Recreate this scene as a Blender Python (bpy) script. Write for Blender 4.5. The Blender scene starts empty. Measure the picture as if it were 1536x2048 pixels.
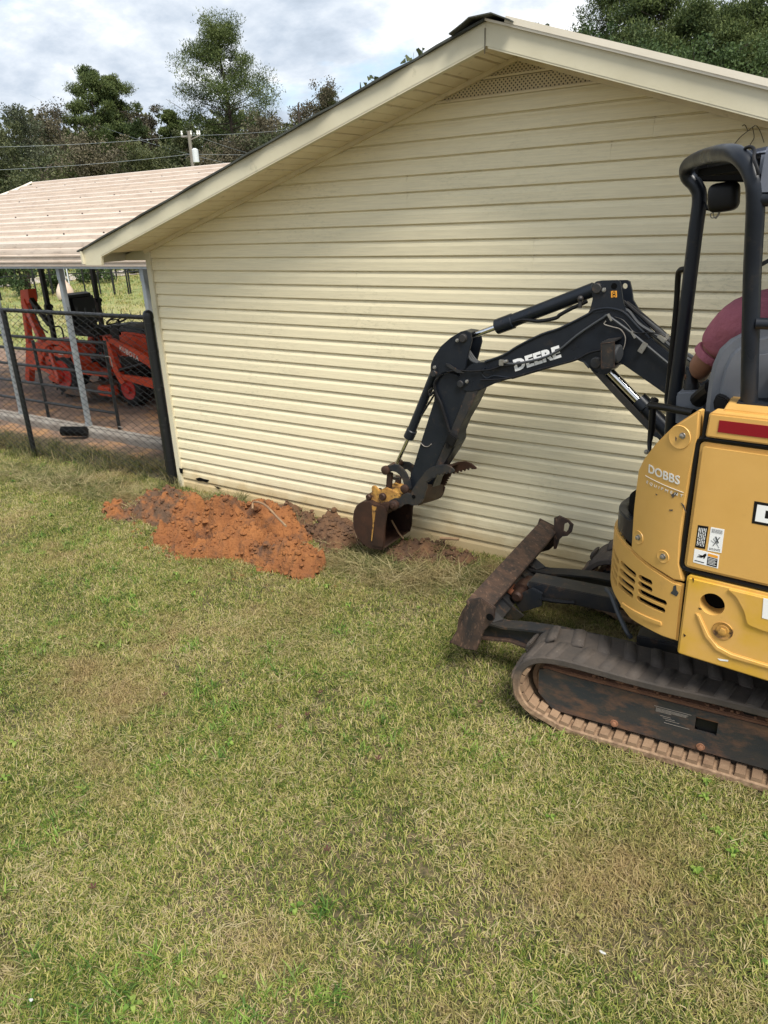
import bpy, bmesh, math, random
import numpy as np
from mathutils import Vector, Matrix
random.seed(7); rng=np.random.default_rng(7)
PI=math.pi; R=math.radians
S=bpy.context.scene; COL=S.collection
# ------------------------------------------------------------------ camera
H=2.4; FPX=1499.4; PITCH=R(21.5775); ROLL=R(2.4187)
E1=np.array([0.82793,-0.56083]); NN=np.array([0.56083,0.82793])
def cray(x,y,z):
    s,c=math.sin(ROLL),math.cos(ROLL); dn=x*s+y*c; rt=x*c-y*s
    f=math.cos(PITCH)*z-math.sin(PITCH)*dn; d=math.sin(PITCH)*z+math.cos(PITCH)*dn
    v=np.array([rt,f]); return np.array([v@E1,v@NN,-d])
def ray(px,py): return cray((px-768)/FPX,(py-1024)/FPX,1.0)
CAM=np.array([0,0,H])
def at(px,py,X=None,Y=None,Z=None):
    """the point of a real plane X=, Y= or Z= that is seen at a pixel of the 1536x2048 photo"""
    r=ray(px,py)
    t=X/r[0] if X is not None else (Y/r[1] if Y is not None else (Z-H)/r[2])
    return Vector(CAM+t*r)
cam=bpy.data.cameras.new('camera'); co=bpy.data.objects.new('camera',cam); COL.objects.link(co); S.camera=co
r_,u_,b_=cray(1,0,0),cray(0,-1,0),cray(0,0,-1)
M=Matrix(((r_[0],u_[0],b_[0],0),(r_[1],u_[1],b_[1],0),(r_[2],u_[2],b_[2],H),(0,0,0,1)))
co.matrix_world=M
cam.sensor_fit='HORIZONTAL'; cam.sensor_width=36; cam.lens=FPX/1536*36; cam.clip_start=.05; cam.clip_end=2000
# ------------------------------------------------------------------ light
SUN_AZ=R(124); SUN_EL=R(56)            # azimuth measured clockwise from +Y
sd=Vector((math.sin(SUN_AZ)*math.cos(SUN_EL),math.cos(SUN_AZ)*math.cos(SUN_EL),math.sin(SUN_EL)))
sl=bpy.data.lights.new('sun','SUN'); sl.energy=1.5; sl.angle=R(22); sl.color=(1,.95,.87)
so=bpy.data.objects.new('sun',sl); COL.objects.link(so); so.rotation_euler=sd.to_track_quat('Z','Y').to_euler(); so.location=(0,0,30)
W=bpy.data.worlds.new('World'); S.world=W; W.use_nodes=True; wn=W.node_tree; wn.nodes.clear()
def N(nt,t,**k):
    n=nt.nodes.new(t)
    for a,b in k.items():
        if a=='ins':
            for q,v in b.items(): n.inputs[q].default_value=v
        else: setattr(n,a,b)
    return n
def ramp(nt,src,stops):
    n=nt.nodes.new('ShaderNodeValToRGB'); e=n.color_ramp.elements
    while len(e)<len(stops): e.new(.5)
    for i,(p,c) in enumerate(stops):
        e[i].position=p; e[i].color=(c,c,c,1) if isinstance(c,(int,float)) else (*c,1)
    nt.links.new(src,n.inputs['Fac']); return n
sky=N(wn,'ShaderNodeTexSky',sky_type='NISHITA',sun_disc=False,sun_elevation=SUN_EL,sun_rotation=SUN_AZ)
tc=N(wn,'ShaderNodeTexCoord'); sx=N(wn,'ShaderNodeSeparateXYZ'); wn.links.new(tc.outputs['Generated'],sx.inputs[0])
zz=N(wn,'ShaderNodeMath',operation='MAXIMUM',ins={1:.0}); wn.links.new(sx.outputs['Z'],zz.inputs[0])
za=N(wn,'ShaderNodeMath',operation='ADD',ins={1:.30}); wn.links.new(zz.outputs[0],za.inputs[0])
dx=N(wn,'ShaderNodeMath',operation='DIVIDE'); dy=N(wn,'ShaderNodeMath',operation='DIVIDE')
wn.links.new(sx.outputs['X'],dx.inputs[0]); wn.links.new(za.outputs[0],dx.inputs[1]); wn.links.new(sx.outputs['Y'],dy.inputs[0]); wn.links.new(za.outputs[0],dy.inputs[1])
cx=N(wn,'ShaderNodeCombineXYZ'); wn.links.new(dx.outputs[0],cx.inputs[0]); wn.links.new(dy.outputs[0],cx.inputs[1])
n1=N(wn,'ShaderNodeTexNoise',ins={'Scale':1.9,'Detail':12,'Roughness':.60,'Distortion':.1}); wn.links.new(cx.outputs[0],n1.inputs['Vector'])
mp=N(wn,'ShaderNodeMapping',ins={'Location':(3.4,1.7,0)}); wn.links.new(cx.outputs[0],mp.inputs[0])
n2=N(wn,'ShaderNodeTexNoise',ins={'Scale':1.5,'Detail':8,'Roughness':.6}); wn.links.new(mp.outputs[0],n2.inputs['Vector'])
cc=ramp(wn,n1.outputs['Fac'],[(.33,(2.2,2.6,3.1)),(.43,(3.3,3.75,4.35)),(.51,(4.5,4.85,5.3)),(.60,(6.6,6.7,6.8))])
cov=ramp(wn,n2.outputs['Fac'],[(.36,.1),(.47,1.)])
mx=N(wn,'ShaderNodeMixRGB'); wn.links.new(cov.outputs[0],mx.inputs['Fac']); wn.links.new(sky.outputs[0],mx.inputs[1]); wn.links.new(cc.outputs[0],mx.inputs[2])
bg=N(wn,'ShaderNodeBackground',ins={'Strength':.053}); wn.links.new(mx.outputs[0],bg.inputs[0])
wo=N(wn,'ShaderNodeOutputWorld'); wn.links.new(bg.outputs[0],wo.inputs[0])
S.view_settings.view_transform='Standard'; S.view_settings.look='None'; S.view_settings.gamma=1; S.view_settings.use_curve_mapping=False
S.view_settings.exposure=1.9
S.render.engine='CYCLES'; S.render.resolution_x=768; S.render.resolution_y=1024
# ------------------------------------------------------------------ materials
MT={}
def mat(name,c,rough=.6,metal=0,c2=None,nscale=4,lo=.35,hi=.65,c3=None,n3=18,lo3=.55,hi3=.7,bump=0,bscale=60,stretch=None,spec=None,rvar=0):
    """base colour c, patches of c2 (large noise), spots of c3 (finer noise), fine relief"""
    m=bpy.data.materials.new(name); m.use_nodes=True; nt=m.node_tree; b=nt.nodes['Principled BSDF']
    b.inputs['Roughness'].default_value=rough; b.inputs['Metallic'].default_value=metal
    if spec is not None: b.inputs['Specular IOR Level'].default_value=spec
    t=nt.nodes.new('ShaderNodeTexCoord'); g=N(nt,'ShaderNodeNewGeometry'); vec=g.outputs['Position']
    if stretch:
        q=N(nt,'ShaderNodeMapping',ins={'Scale':stretch}); nt.links.new(vec,q.inputs[0]); vec=q.outputs[0]
    out=None
    if c2 is not None:
        n=N(nt,'ShaderNodeTexNoise',ins={'Scale':nscale,'Detail':6,'Roughness':.6}); nt.links.new(vec,n.inputs['Vector'])
        rr=ramp(nt,n.outputs['Fac'],[(lo,c),(hi,c2)]); out=rr.outputs[0]
    if c3 is not None:
        n=N(nt,'ShaderNodeTexNoise',ins={'Scale':n3,'Detail':8,'Roughness':.7}); nt.links.new(vec,n.inputs['Vector'])
        rr=ramp(nt,n.outputs['Fac'],[(lo3,0.),(hi3,1.)])
        x=N(nt,'ShaderNodeMixRGB',ins={1:(*c,1),2:(*c3,1)}); nt.links.new(rr.outputs[0],x.inputs[0])
        if out: nt.links.new(out,x.inputs[1])
        out=x.outputs[0]
    if out: nt.links.new(out,b.inputs['Base Color'])
    else: b.inputs['Base Color'].default_value=(*c,1)
    if rvar:
        n=N(nt,'ShaderNodeTexNoise',ins={'Scale':9,'Detail':5}); nt.links.new(vec,n.inputs['Vector'])
        q=N(nt,'ShaderNodeMapRange',ins={1:.3,2:.7,3:max(.05,rough-rvar),4:min(1,rough+rvar)}); nt.links.new(n.outputs['Fac'],q.inputs[0]); nt.links.new(q.outputs[0],b.inputs['Roughness'])
    if bump:
        n=N(nt,'ShaderNodeTexNoise',ins={'Scale':bscale,'Detail':5,'Roughness':.6}); nt.links.new(vec,n.inputs['Vector'])
        q=N(nt,'ShaderNodeBump',ins={'Strength':1.0,'Distance':bump}); nt.links.new(n.outputs['Fac'],q.inputs['Height']); nt.links.new(q.outputs[0],b.inputs['Normal'])
    MT[name]=m; return m
def siding_mat():
    m=bpy.data.materials.new('cream_siding'); m.use_nodes=True; nt=m.node_tree; b=nt.nodes['Principled BSDF']; b.inputs['Roughness'].default_value=.5
    g=N(nt,'ShaderNodeNewGeometry'); P=g.outputs['Position']; L=nt.links.new
    sp=N(nt,'ShaderNodeSeparateXYZ'); L(P,sp.inputs[0])
    # slight change of tone from panel to panel
    oi=N(nt,'ShaderNodeObjectInfo'); tone=ramp(nt,oi.outputs['Random'],[(0,(.81,.72,.49)),(1,(.83,.74,.51))])
    # embossed wood grain: long thin streaks
    mg=N(nt,'ShaderNodeMapping',ins={'Scale':(5,1,110)}); L(P,mg.inputs[0])
    ng=N(nt,'ShaderNodeTexNoise',ins={'Scale':1,'Detail':5,'Roughness':.65}); L(mg.outputs[0],ng.inputs['Vector'])
    gr=ramp(nt,ng.outputs['Fac'],[(.35,.90),(.6,1.)])
    m1=N(nt,'ShaderNodeMixRGB',blend_type='MULTIPLY',ins={0:1.}); L(tone.outputs[0],m1.inputs[1]); L(gr.outputs[0],m1.inputs[2])
    # mildew blotches, broken up by fine noise
    na=N(nt,'ShaderNodeTexNoise',ins={'Scale':1.6,'Detail':4}); L(P,na.inputs['Vector'])
    mb=N(nt,'ShaderNodeMapping',ins={'Scale':(14,1,45)}); L(P,mb.inputs[0])
    nb=N(nt,'ShaderNodeTexNoise',ins={'Scale':1.3,'Detail':7,'Roughness':.75}); L(mb.outputs[0],nb.inputs['Vector'])
    ra=ramp(nt,na.outputs['Fac'],[(.48,0.),(.78,.6)]); rb=ramp(nt,nb.outputs['Fac'],[(.50,0.),(.70,1.)])
    mm=N(nt,'ShaderNodeMath',operation='MULTIPLY'); L(ra.outputs[0],mm.inputs[0]); L(rb.outputs[0],mm.inputs[1])
    m2=N(nt,'ShaderNodeMixRGB',ins={2:(.24,.23,.13,1)}); L(mm.outputs[0],m2.inputs[0]); L(m1.outputs[0],m2.inputs[1])
    # old yellow-brown soil splash at the foot of the wall
    ns=N(nt,'ShaderNodeTexNoise',ins={'Scale':7,'Detail':6}); L(P,ns.inputs['Vector'])
    ad=N(nt,'ShaderNodeMath',operation='MULTIPLY_ADD',ins={1:.28,2:-.1}); L(ns.outputs['Fac'],ad.inputs[0])
    sb=N(nt,'ShaderNodeMath',operation='SUBTRACT'); L(sp.outputs['Z'],sb.inputs[0]); L(ad.outputs[0],sb.inputs[1])
    rs=ramp(nt,sb.outputs[0],[(.03,.75),(.22,0.)])
    m3=N(nt,'ShaderNodeMixRGB',ins={2:(.50,.36,.17,1)}); L(rs.outputs[0],m3.inputs[0]); L(m2.outputs[0],m3.inputs[1])
    L(m3.outputs[0],b.inputs['Base Color'])
    bp=N(nt,'ShaderNodeBump',ins={'Strength':.6,'Distance':.0015}); L(ng.outputs['Fac'],bp.inputs['Height']); L(bp.outputs[0],b.inputs['Normal'])
    MT['siding']=m
siding_mat()
mat('trim',(.64,.59,.43),.5,c2=(.56,.51,.36),nscale=2,c3=(.33,.31,.2),n3=9,lo3=.62,hi3=.8,bump=.0006,bscale=30)
mat('soffit',(.78,.69,.49),.6,c2=(.68,.58,.40),nscale=3,c3=(.28,.24,.15),n3=12,lo3=.6,hi3=.8)
mat('roof_dark',(.035,.04,.035),.7,c2=(.07,.075,.06),nscale=6,bump=.003)
mat('roof_cream',(.74,.68,.56),.4,c2=(.66,.60,.48),nscale=3)
mat('carport_roof',(.56,.47,.385),.35,c2=(.49,.395,.315),nscale=2.5,c3=(.24,.185,.15),n3=7,lo3=.54,hi3=.78,stretch=(1,6,6),rvar=.1)
mat('galv',(.32,.36,.39),.45,.6,c2=(.42,.45,.47),nscale=10)
mat('navy',(.008,.011,.017),.36,c2=(.013,.016,.021),nscale=5,c3=(.045,.036,.028),n3=14,lo3=.58,hi3=.8,bump=.0004,bscale=80,rvar=.12,spec=.32)
mat('navy_dusty',(.010,.013,.018),.5,c2=(.030,.026,.022),nscale=7,c3=(.11,.062,.036),n3=22,lo3=.55,hi3=.75,bump=.001,bscale=60)
mat('frame_dirty',(.020,.024,.028),.6,c2=(.042,.036,.03),nscale=5,lo=.4,hi=.7,c3=(.15,.075,.042),n3=6,lo3=.46,hi3=.70,bump=.0012,bscale=60,stretch=(1,1,2.2))
mat('clay_dust',(.20,.095,.05),.95,c2=(.13,.06,.035),nscale=14,bump=.006,bscale=40)
mat('rusty',(.026,.021,.019),.65,.3,c2=(.085,.050,.034),nscale=7,c3=(.26,.155,.10),n3=20,lo3=.54,hi3=.8,bump=.0015,bscale=50,stretch=(2,2,1))
mat('rust_dark',(.036,.021,.016),.55,.4,c2=(.070,.034,.022),nscale=6,c3=(.16,.07,.035),n3=16,lo3=.6,hi3=.8,bump=.0008,bscale=50)
mat('rust_orange',(.17,.055,.022),.9,c2=(.13,.045,.02),nscale=18,bump=.002)
mat('black',(.004,.004,.005),.42,c2=(.007,.007,.007),nscale=8,spec=.3)
mat('black_matte',(.003,.003,.003),.9,spec=.1)
mat('rubber_hose',(.005,.005,.006),.5,spec=.3,c3=(.03,.026,.022),n3=30)
mat('fence_black',(.007,.008,.009),.4,c3=(.045,.045,.04),n3=25,lo3=.6)
mat('wire',(.010,.012,.011),.5)
mat('yellow',(.62,.36,.100),.40,c2=(.57,.325,.085),nscale=3,c3=(.42,.25,.08),n3=11,lo3=.62,hi3=.85,bump=.0003,bscale=120,rvar=.08)
mat('yellow_low',(.62,.36,.100),.40,c2=(.58,.34,.025),nscale=2.2,lo=.42,hi=.60,c3=(.34,.19,.06),n3=16,lo3=.64,hi3=.85,bump=.0003,bscale=120,rvar=.08)
mat('yellow_worn',(.46,.25,.055),.55,c2=(.24,.115,.035),nscale=14,c3=(.05,.025,.015),n3=26,lo3=.5,hi3=.62,bump=.001)
mat('chip',(.07,.055,.045),.7)
mat('rubber_top',(.036,.031,.027),.85,c2=(.062,.050,.041),nscale=9,c3=(.19,.17,.15),n3=24,lo3=.62,hi3=.85,bump=.002,bscale=60)
mat('rubber_clay',(.27,.175,.105),.9,c2=(.18,.11,.065),nscale=6,c3=(.35,.245,.155),n3=26,lo3=.55,hi3=.8,bump=.002,bscale=70)
mat('chrome',(.75,.75,.75),.12,1)
mat('bolt',(.35,.34,.31),.4,.8,c3=(.2,.12,.07),n3=60)
mat('bolt_clay',(.26,.12,.065),.8)
mat('seat_grey',(.15,.16,.18),.6,bump=.0006,bscale=200)
mat('roof_plastic',(.15,.165,.205),.5)
mat('white',(.80,.80,.78),.5)
mat('white_worn',(.70,.68,.62),.55,c3=(.45,.33,.14),n3=60,lo3=.62,hi3=.7)
mat('reflector',(.22,.005,.012),.25)
mat('label_orange',(.75,.32,.03),.5)
mat('shirt',(.34,.105,.135),.9,c2=(.27,.08,.11),nscale=7,bump=.03,bscale=9)
mat('trousers',(.05,.07,.12),.9)
mat('skin',(.27,.125,.075),.55,c2=(.22,.095,.06),nscale=9)
mat('cap',(.02,.02,.022),.85)
mat('hair',(.02,.015,.012),.9)
mat('lens',(.5,.5,.5),.1)
mat('tractor_red',(.66,.070,.018),.4,c2=(.55,.055,.016),nscale=5,c3=(.25,.09,.05),n3=16,lo3=.6)
mat('rim_red',(.50,.03,.02),.4)
mat('tyre',(.016,.016,.016),.85,c3=(.07,.05,.04),n3=22)
mat('grey_plastic',(.040,.043,.047),.5)
mat('deck_grey',(.07,.06,.055),.7,c2=(.16,.09,.05),nscale=6)
mat('concrete',(.27,.25,.22),.9,c2=(.19,.165,.14),nscale=5,bump=.002)
mat('wood_pole',(.22,.20,.17),.85,c2=(.15,.135,.115),nscale=3,stretch=(6,6,.6))
mat('pole_grey',(.55,.58,.6),.5)
mat('bulk_bag',(.62,.50,.40),.8,c2=(.5,.36,.27),nscale=2)
mat('bark',(.075,.055,.042),.95,c2=(.035,.028,.022),nscale=3,bump=.02,bscale=6)
mat('clay',(.28,.110,.033),.95,c2=(.20,.075,.024),nscale=6,c3=(.11,.055,.030),n3=4.5,lo3=.52,hi3=.64,bump=.022,bscale=42)
mat('clay_brown',(.13,.066,.03),.95,c2=(.07,.038,.022),nscale=8,c3=(.28,.19,.10),n3=26,lo3=.6,hi3=.75,bump=.008,bscale=55)
mat('root',(.30,.20,.11),.9,c2=(.2,.12,.07),nscale=10)
mat('litter',(.42,.42,.40),.6)
mat('leaf_dead',(.075,.025,.018),.8)
def leafmat(name,a,b,tr=.25,ns=.25):
    m=bpy.data.materials.new(name); m.use_nodes=True; nt=m.node_tree; p=nt.nodes['Principled BSDF']; L=nt.links.new
    g=N(nt,'ShaderNodeNewGeometry'); n=N(nt,'ShaderNodeTexNoise',ins={'Scale':ns,'Detail':3}); L(g.outputs['Position'],n.inputs['Vector'])
    ad=N(nt,'ShaderNodeMath',operation='MULTIPLY_ADD',ins={1:.45,2:-.22}); L(g.outputs['Random Per Island'],ad.inputs[0])
    a2=N(nt,'ShaderNodeMath',operation='ADD'); L(ad.outputs[0],a2.inputs[0]); L(n.outputs['Fac'],a2.inputs[1])
    r=ramp(nt,a2.outputs[0],[(.3,a),(.72,b)]); L(r.outputs[0],p.inputs['Base Color']); p.inputs['Roughness'].default_value=.65
    p.inputs['Specular IOR Level'].default_value=.25
    t=N(nt,'ShaderNodeBsdfTranslucent'); L(r.outputs[0],t.inputs[0]); mx=N(nt,'ShaderNodeMixShader',ins={0:tr})
    L(p.outputs[0],mx.inputs[1]); L(t.outputs[0],mx.inputs[2]); L(mx.outputs[0],nt.nodes['Material Output'].inputs[0]); MT[name]=m
leafmat('pine_leaf',(.032,.055,.018),(.14,.175,.055),.25,.35)
leafmat('oak_leaf',(.038,.052,.022),(.125,.135,.06))
leafmat('brown_leaf',(.055,.050,.032),(.155,.135,.085))
leafmat('grey_leaf',(.045,.058,.034),(.13,.145,.085))
leafmat('bush_leaf',(.030,.055,.020),(.09,.135,.045))
def grassmat(name,gs,scale=1.3):
    """blade colour: random per tuft and per blade, with dry patches set by position"""
    m=bpy.data.materials.new(name); m.use_nodes=True; nt=m.node_tree; p=nt.nodes['Principled BSDF']; L=nt.links.new
    g=N(nt,'ShaderNodeNewGeometry'); n=N(nt,'ShaderNodeTexNoise',ins={'Scale':scale,'Detail':7,'Roughness':.75}); L(g.outputs['Position'],n.inputs['Vector'])
    oi=N(nt,'ShaderNodeObjectInfo')
    a1=N(nt,'ShaderNodeMath',operation='MULTIPLY_ADD',ins={1:.28,2:-.14}); L(oi.outputs['Random'],a1.inputs[0])
    a2=N(nt,'ShaderNodeMath',operation='MULTIPLY_ADD',ins={1:.62,2:-.31}); L(g.outputs['Random Per Island'],a2.inputs[0])
    s1=N(nt,'ShaderNodeMath',operation='ADD'); L(a1.outputs[0],s1.inputs[0]); L(a2.outputs[0],s1.inputs[1])
    s2=N(nt,'ShaderNodeMath',operation='ADD'); L(s1.outputs[0],s2.inputs[0]); L(n.outputs['Fac'],s2.inputs[1])
    r0=ramp(nt,s2.outputs[0],gs); nb=N(nt,'ShaderNodeTexNoise',ins={'Scale':.75,'Detail':8,'Roughness':.72}); mp=N(nt,'ShaderNodeMapping',ins={'Location':(5.3,2.1,0)}); L(g.outputs['Position'],mp.inputs[0]); L(mp.outputs[0],nb.inputs['Vector'])
    bb=ramp(nt,nb.outputs['Fac'],[(.50,0.),(.66,.75)]); r=N(nt,'ShaderNodeMixRGB',ins={2:(.36,.25,.125,1)}); L(bb.outputs[0],r.inputs[0]); L(r0.outputs[0],r.inputs[1]); L(r.outputs[0],p.inputs['Base Color']); p.inputs['Roughness'].default_value=.6; p.inputs['Specular IOR Level'].default_value=.3
    t=N(nt,'ShaderNodeBsdfTranslucent'); L(r.outputs[0],t.inputs[0]); mx=N(nt,'ShaderNodeMixShader',ins={0:.3})
    L(p.outputs[0],mx.inputs[1]); L(t.outputs[0],mx.inputs[2]); L(mx.outputs[0],nt.nodes['Material Output'].inputs[0]); MT[name]=m
grassmat('grass_green',[(.18,(.045,.080,.012)),(.38,(.145,.205,.028)),(.52,(.30,.32,.065)),(.66,(.46,.40,.15)),(.85,(.52,.42,.24))])
grassmat('grass_straw',[(.25,(.24,.22,.09)),(.5,(.38,.33,.16)),(.8,(.50,.43,.25))])
grassmat('grass_weed',[(.25,(.06,.085,.02)),(.5,(.13,.14,.045)),(.8,(.30,.24,.12))],3)
def groundmat():
    m=bpy.data.materials.new('ground_soil'); m.use_nodes=True; nt=m.node_tree; p=nt.nodes['Principled BSDF']; L=nt.links.new; p.inputs['Roughness'].default_value=.95
    g=N(nt,'ShaderNodeNewGeometry'); P=g.outputs['Position']; sp=N(nt,'ShaderNodeSeparateXYZ'); L(P,sp.inputs[0])
    n=N(nt,'ShaderNodeTexNoise',ins={'Scale':30,'Detail':6,'Roughness':.7}); L(P,n.inputs['Vector'])
    lawn=ramp(nt,n.outputs['Fac'],[(.35,(.035,.032,.014)),(.5,(.085,.070,.032)),(.68,(.18,.13,.07))])
    nf=N(nt,'ShaderNodeTexNoise',ins={'Scale':.12,'Detail':8,'Roughness':.7}); L(P,nf.inputs['Vector'])
    field=ramp(nt,nf.outputs['Fac'],[(.35,(.10,.145,.035)),(.52,(.19,.21,.065)),(.66,(.30,.26,.12))])
    nd=N(nt,'ShaderNodeTexNoise',ins={'Scale':2.2,'Detail':8,'Roughness':.65}); L(P,nd.inputs['Vector'])
    dirt=ramp(nt,nd.outputs['Fac'],[(.32,(.09,.06,.045)),(.5,(.19,.125,.09)),(.64,(.36,.20,.09))])
    def step(sock,a,b):
        q=N(nt,'ShaderNodeMapRange',ins={1:a,2:b,3:0.,4:1.}); L(sock,q.inputs[0]); return q.outputs[0]
    w=N(nt,'ShaderNodeMath',operation='MULTIPLY_ADD',ins={1:.9,2:-.45}); L(nd.outputs['Fac'],w.inputs[0])
    yw=N(nt,'ShaderNodeMath',operation='ADD'); L(sp.outputs['Y'],yw.inputs[0]); L(w.outputs[0],yw.inputs[1])
    m1=N(nt,'ShaderNodeMixRGB'); L(step(yw.outputs[0],5.15,5.35),m1.inputs[0]); L(lawn.outputs[0],m1.inputs[1]); L(dirt.outputs[0],m1.inputs[2])
    m2=N(nt,'ShaderNodeMixRGB'); L(step(yw.outputs[0],9.2,9.8),m2.inputs[0]); L(m1.outputs[0],m2.inputs[1]); L(field.outputs[0],m2.inputs[2])
    L(m2.outputs[0],p.inputs['Base Color'])
    bp=N(nt,'ShaderNodeBump',ins={'Strength':1.,'Distance':.01}); L(n.outputs['Fac'],bp.inputs['Height']); L(bp.outputs[0],p.inputs['Normal']); MT['ground']=m
groundmat()
mat('gravel',(.42,.37,.33),.95,c2=(.33,.28,.24),nscale=2)
def ventmat():
    m=bpy.data.materials.new('perforated_vinyl'); m.use_nodes=True; nt=m.node_tree; p=nt.nodes['Principled BSDF']; L=nt.links.new
    g=N(nt,'ShaderNodeNewGeometry'); mp=N(nt,'ShaderNodeMapping',ins={'Scale':(1,0,1),'Rotation':(0,R(45),0)}); L(g.outputs['Position'],mp.inputs[0])
    v=N(nt,'ShaderNodeTexVoronoi',ins={'Scale':55,'Randomness':0.}); L(mp.outputs[0],v.inputs['Vector'])
    r=ramp(nt,v.outputs['Distance'],[(.24,(.07,.055,.035)),(.32,(.60,.51,.33))]); L(r.outputs[0],p.inputs['Base Color']); p.inputs['Roughness'].default_value=.6; MT['vent']=m
ventmat()
# ------------------------------------------------------------------ mesh helpers
def V(*a): return Vector(a)
class MB:
    def __init__(s): s.v=[]; s.f=[]; s.holes=[]
    def add(s,vs,fs):
        o=len(s.v); s.v+= [tuple(p) for p in vs]; s.f+=[tuple(i+o for i in f) for f in fs]; return s
    def box(s,c,d,rz=0,rm=None):
        c=Vector(c); x,y,z=d[0]/2,d[1]/2,d[2]/2; m=rm if rm is not None else Matrix.Rotation(rz,3,'Z')
        vs=[c+m@Vector((i*x,j*y,k*z)) for i in(-1,1) for j in(-1,1) for k in(-1,1)]
        return s.add(vs,[(0,1,3,2),(4,6,7,5),(0,4,5,1),(2,3,7,6),(0,2,6,4),(1,5,7,3)])
    def prism(s,pts,ext):
        """closed outline pts (3D, any plane) extruded by vector ext"""
        pts=[Vector(p) for p in pts]; e=Vector(ext); n=len(pts)
        vs=pts+[p+e for p in pts]
        return s.add(vs,[tuple(range(n)),tuple(range(2*n-1,n-1,-1))]+[(i,i+n,(i+1)%n+n,(i+1)%n) for i in range(n)])
    def beam(s,a,b,w,h,up=(0,0,1)):
        a,b=Vector(a),Vector(b); d=(b-a).normalized(); u=Vector(up); sd=d.cross(u).normalized(); u=sd.cross(d)
        q=[sd*w/2+u*h/2,-sd*w/2+u*h/2,-sd*w/2-u*h/2,sd*w/2-u*h/2]
        return s.prism([a+t for t in q],b-a)
    def tube(s,pts,r,n=8,smooth=False,cap=True,sub=5):
        pts=[Vector(p) for p in pts]
        if smooth and len(pts)>2:
            o=[]; P=[pts[0]*2-pts[1]]+pts+[pts[-1]*2-pts[-2]]
            for i in range(1,len(P)-2):
                for k in range(sub):
                    t=k/sub; a,b,c,d=P[i-1],P[i],P[i+1],P[i+2]
                    o.append(.5*((2*b)+(c-a)*t+(2*a-5*b+4*c-d)*t*t+(3*b-a-3*c+d)*t**3))
            pts=o+[pts[-1]]
        rr=r if isinstance(r,(list,tuple)) else [r]*len(pts)
        if len(rr)!=len(pts): rr=[rr[min(len(rr)-1,int(i*len(rr)/len(pts)))] for i in range(len(pts))]
        vs=[]; u=None
        for i,p in enumerate(pts):
            d=(pts[min(i+1,len(pts)-1)]-pts[max(i-1,0)]).normalized()
            if u is None: u=d.orthogonal().normalized()
            u=(u-d*u.dot(d)); u=u.normalized() if u.length>1e-6 else d.orthogonal().normalized()
            w=d.cross(u)
            vs+=[p+(u*math.cos(2*PI*k/n)+w*math.sin(2*PI*k/n))*rr[i] for k in range(n)]
        fs=[(i*n+k,i*n+(k+1)%n,(i+1)*n+(k+1)%n,(i+1)*n+k) for i in range(len(pts)-1) for k in range(n)]
        if cap: fs+=[tuple(range(n-1,-1,-1)),tuple((len(pts)-1)*n+k for k in range(n))]
        return s.add(vs,fs)
    def cyl(s,a,b,r,n=20): return s.tube([a,b],r,n)
    def lathe(s,c,axis,prof,n=24):
        """prof: (distance along axis, radius)"""
        c=Vector(c); d=Vector(axis).normalized(); u=d.orthogonal().normalized(); w=d.cross(u); vs=[]
        for t,r in prof: vs+=[c+d*t+(u*math.cos(2*PI*k/n)+w*math.sin(2*PI*k/n))*r for k in range(n)]
        fs=[(i*n+k,i*n+(k+1)%n,(i+1)*n+(k+1)%n,(i+1)*n+k) for i in range(len(prof)-1) for k in range(n)]
        fs+=[tuple(range(n-1,-1,-1)),tuple((len(prof)-1)*n+k for k in range(n))]
        return s.add(vs,fs)
    def ball(s,c,r,n=10,sc=(1,1,1)):
        c=Vector(c); vs=[c+Vector((0,0,r*sc[2]))]
        for i in range(1,n):
            for k in range(n*2): a=PI*i/n;b=PI*k/n; vs.append(c+Vector((r*sc[0]*math.sin(a)*math.cos(b),r*sc[1]*math.sin(a)*math.sin(b),r*sc[2]*math.cos(a))))
        vs.append(c-Vector((0,0,r*sc[2]))); m=n*2
        fs=[(0,1+k,1+(k+1)%m) for k in range(m)]+[(1+i*m+k,1+(i+1)*m+k,1+(i+1)*m+(k+1)%m,1+i*m+(k+1)%m) for i in range(n-2) for k in range(m)]
        e=len(vs)-1; fs+=[(e,1+(n-2)*m+(k+1)%m,1+(n-2)*m+k) for k in range(m)]
        return s.add(vs,fs)
def wpos(p):
    v=Vector((0,0,0))
    while p is not None: v+=p.location; p=p.parent
    return v
def mk(name,mb,mt,parent=None,bevel=0,seg=2,sharp=35,kind=None,label=None,tri=False):
    """ONE mesh object; the vertices of mb are world positions"""
    o0=wpos(parent) if parent is not None else Vector((0,0,0))
    me=bpy.data.meshes.new(name); 
    if isinstance(mb,MB): vs=[(x-o0.x,y-o0.y,z-o0.z) for x,y,z in mb.v]; fs=mb.f; me.from_pydata(vs,[],fs)
    else:
        me=mb
        if o0.length>0: me.transform(Matrix.Translation(-o0))
    bm=bmesh.new(); bm.from_mesh(me); 
    if isinstance(mb,MB) and len(bm.faces)<60000: bmesh.ops.recalc_face_normals(bm,faces=bm.faces)
    if bevel:
        ed=[e for e in bm.edges if len(e.link_faces)==2 and e.calc_face_angle(0)>R(28)]
        bmesh.ops.bevel(bm,geom=ed,offset=bevel,segments=seg,affect='EDGES',clamp_overlap=True)
    bm.to_mesh(me); bm.free()
    if sharp: me.shade_smooth(); me.set_sharp_from_angle(angle=R(sharp))
    me.materials.clear(); me.materials.append(MT[mt] if isinstance(mt,str) else mt)
    o=bpy.data.objects.new(name,me); COL.objects.link(o)
    if parent is not None: o.parent=parent
    if kind: o['kind']=kind
    if label: o['label']=label
    return o
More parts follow.
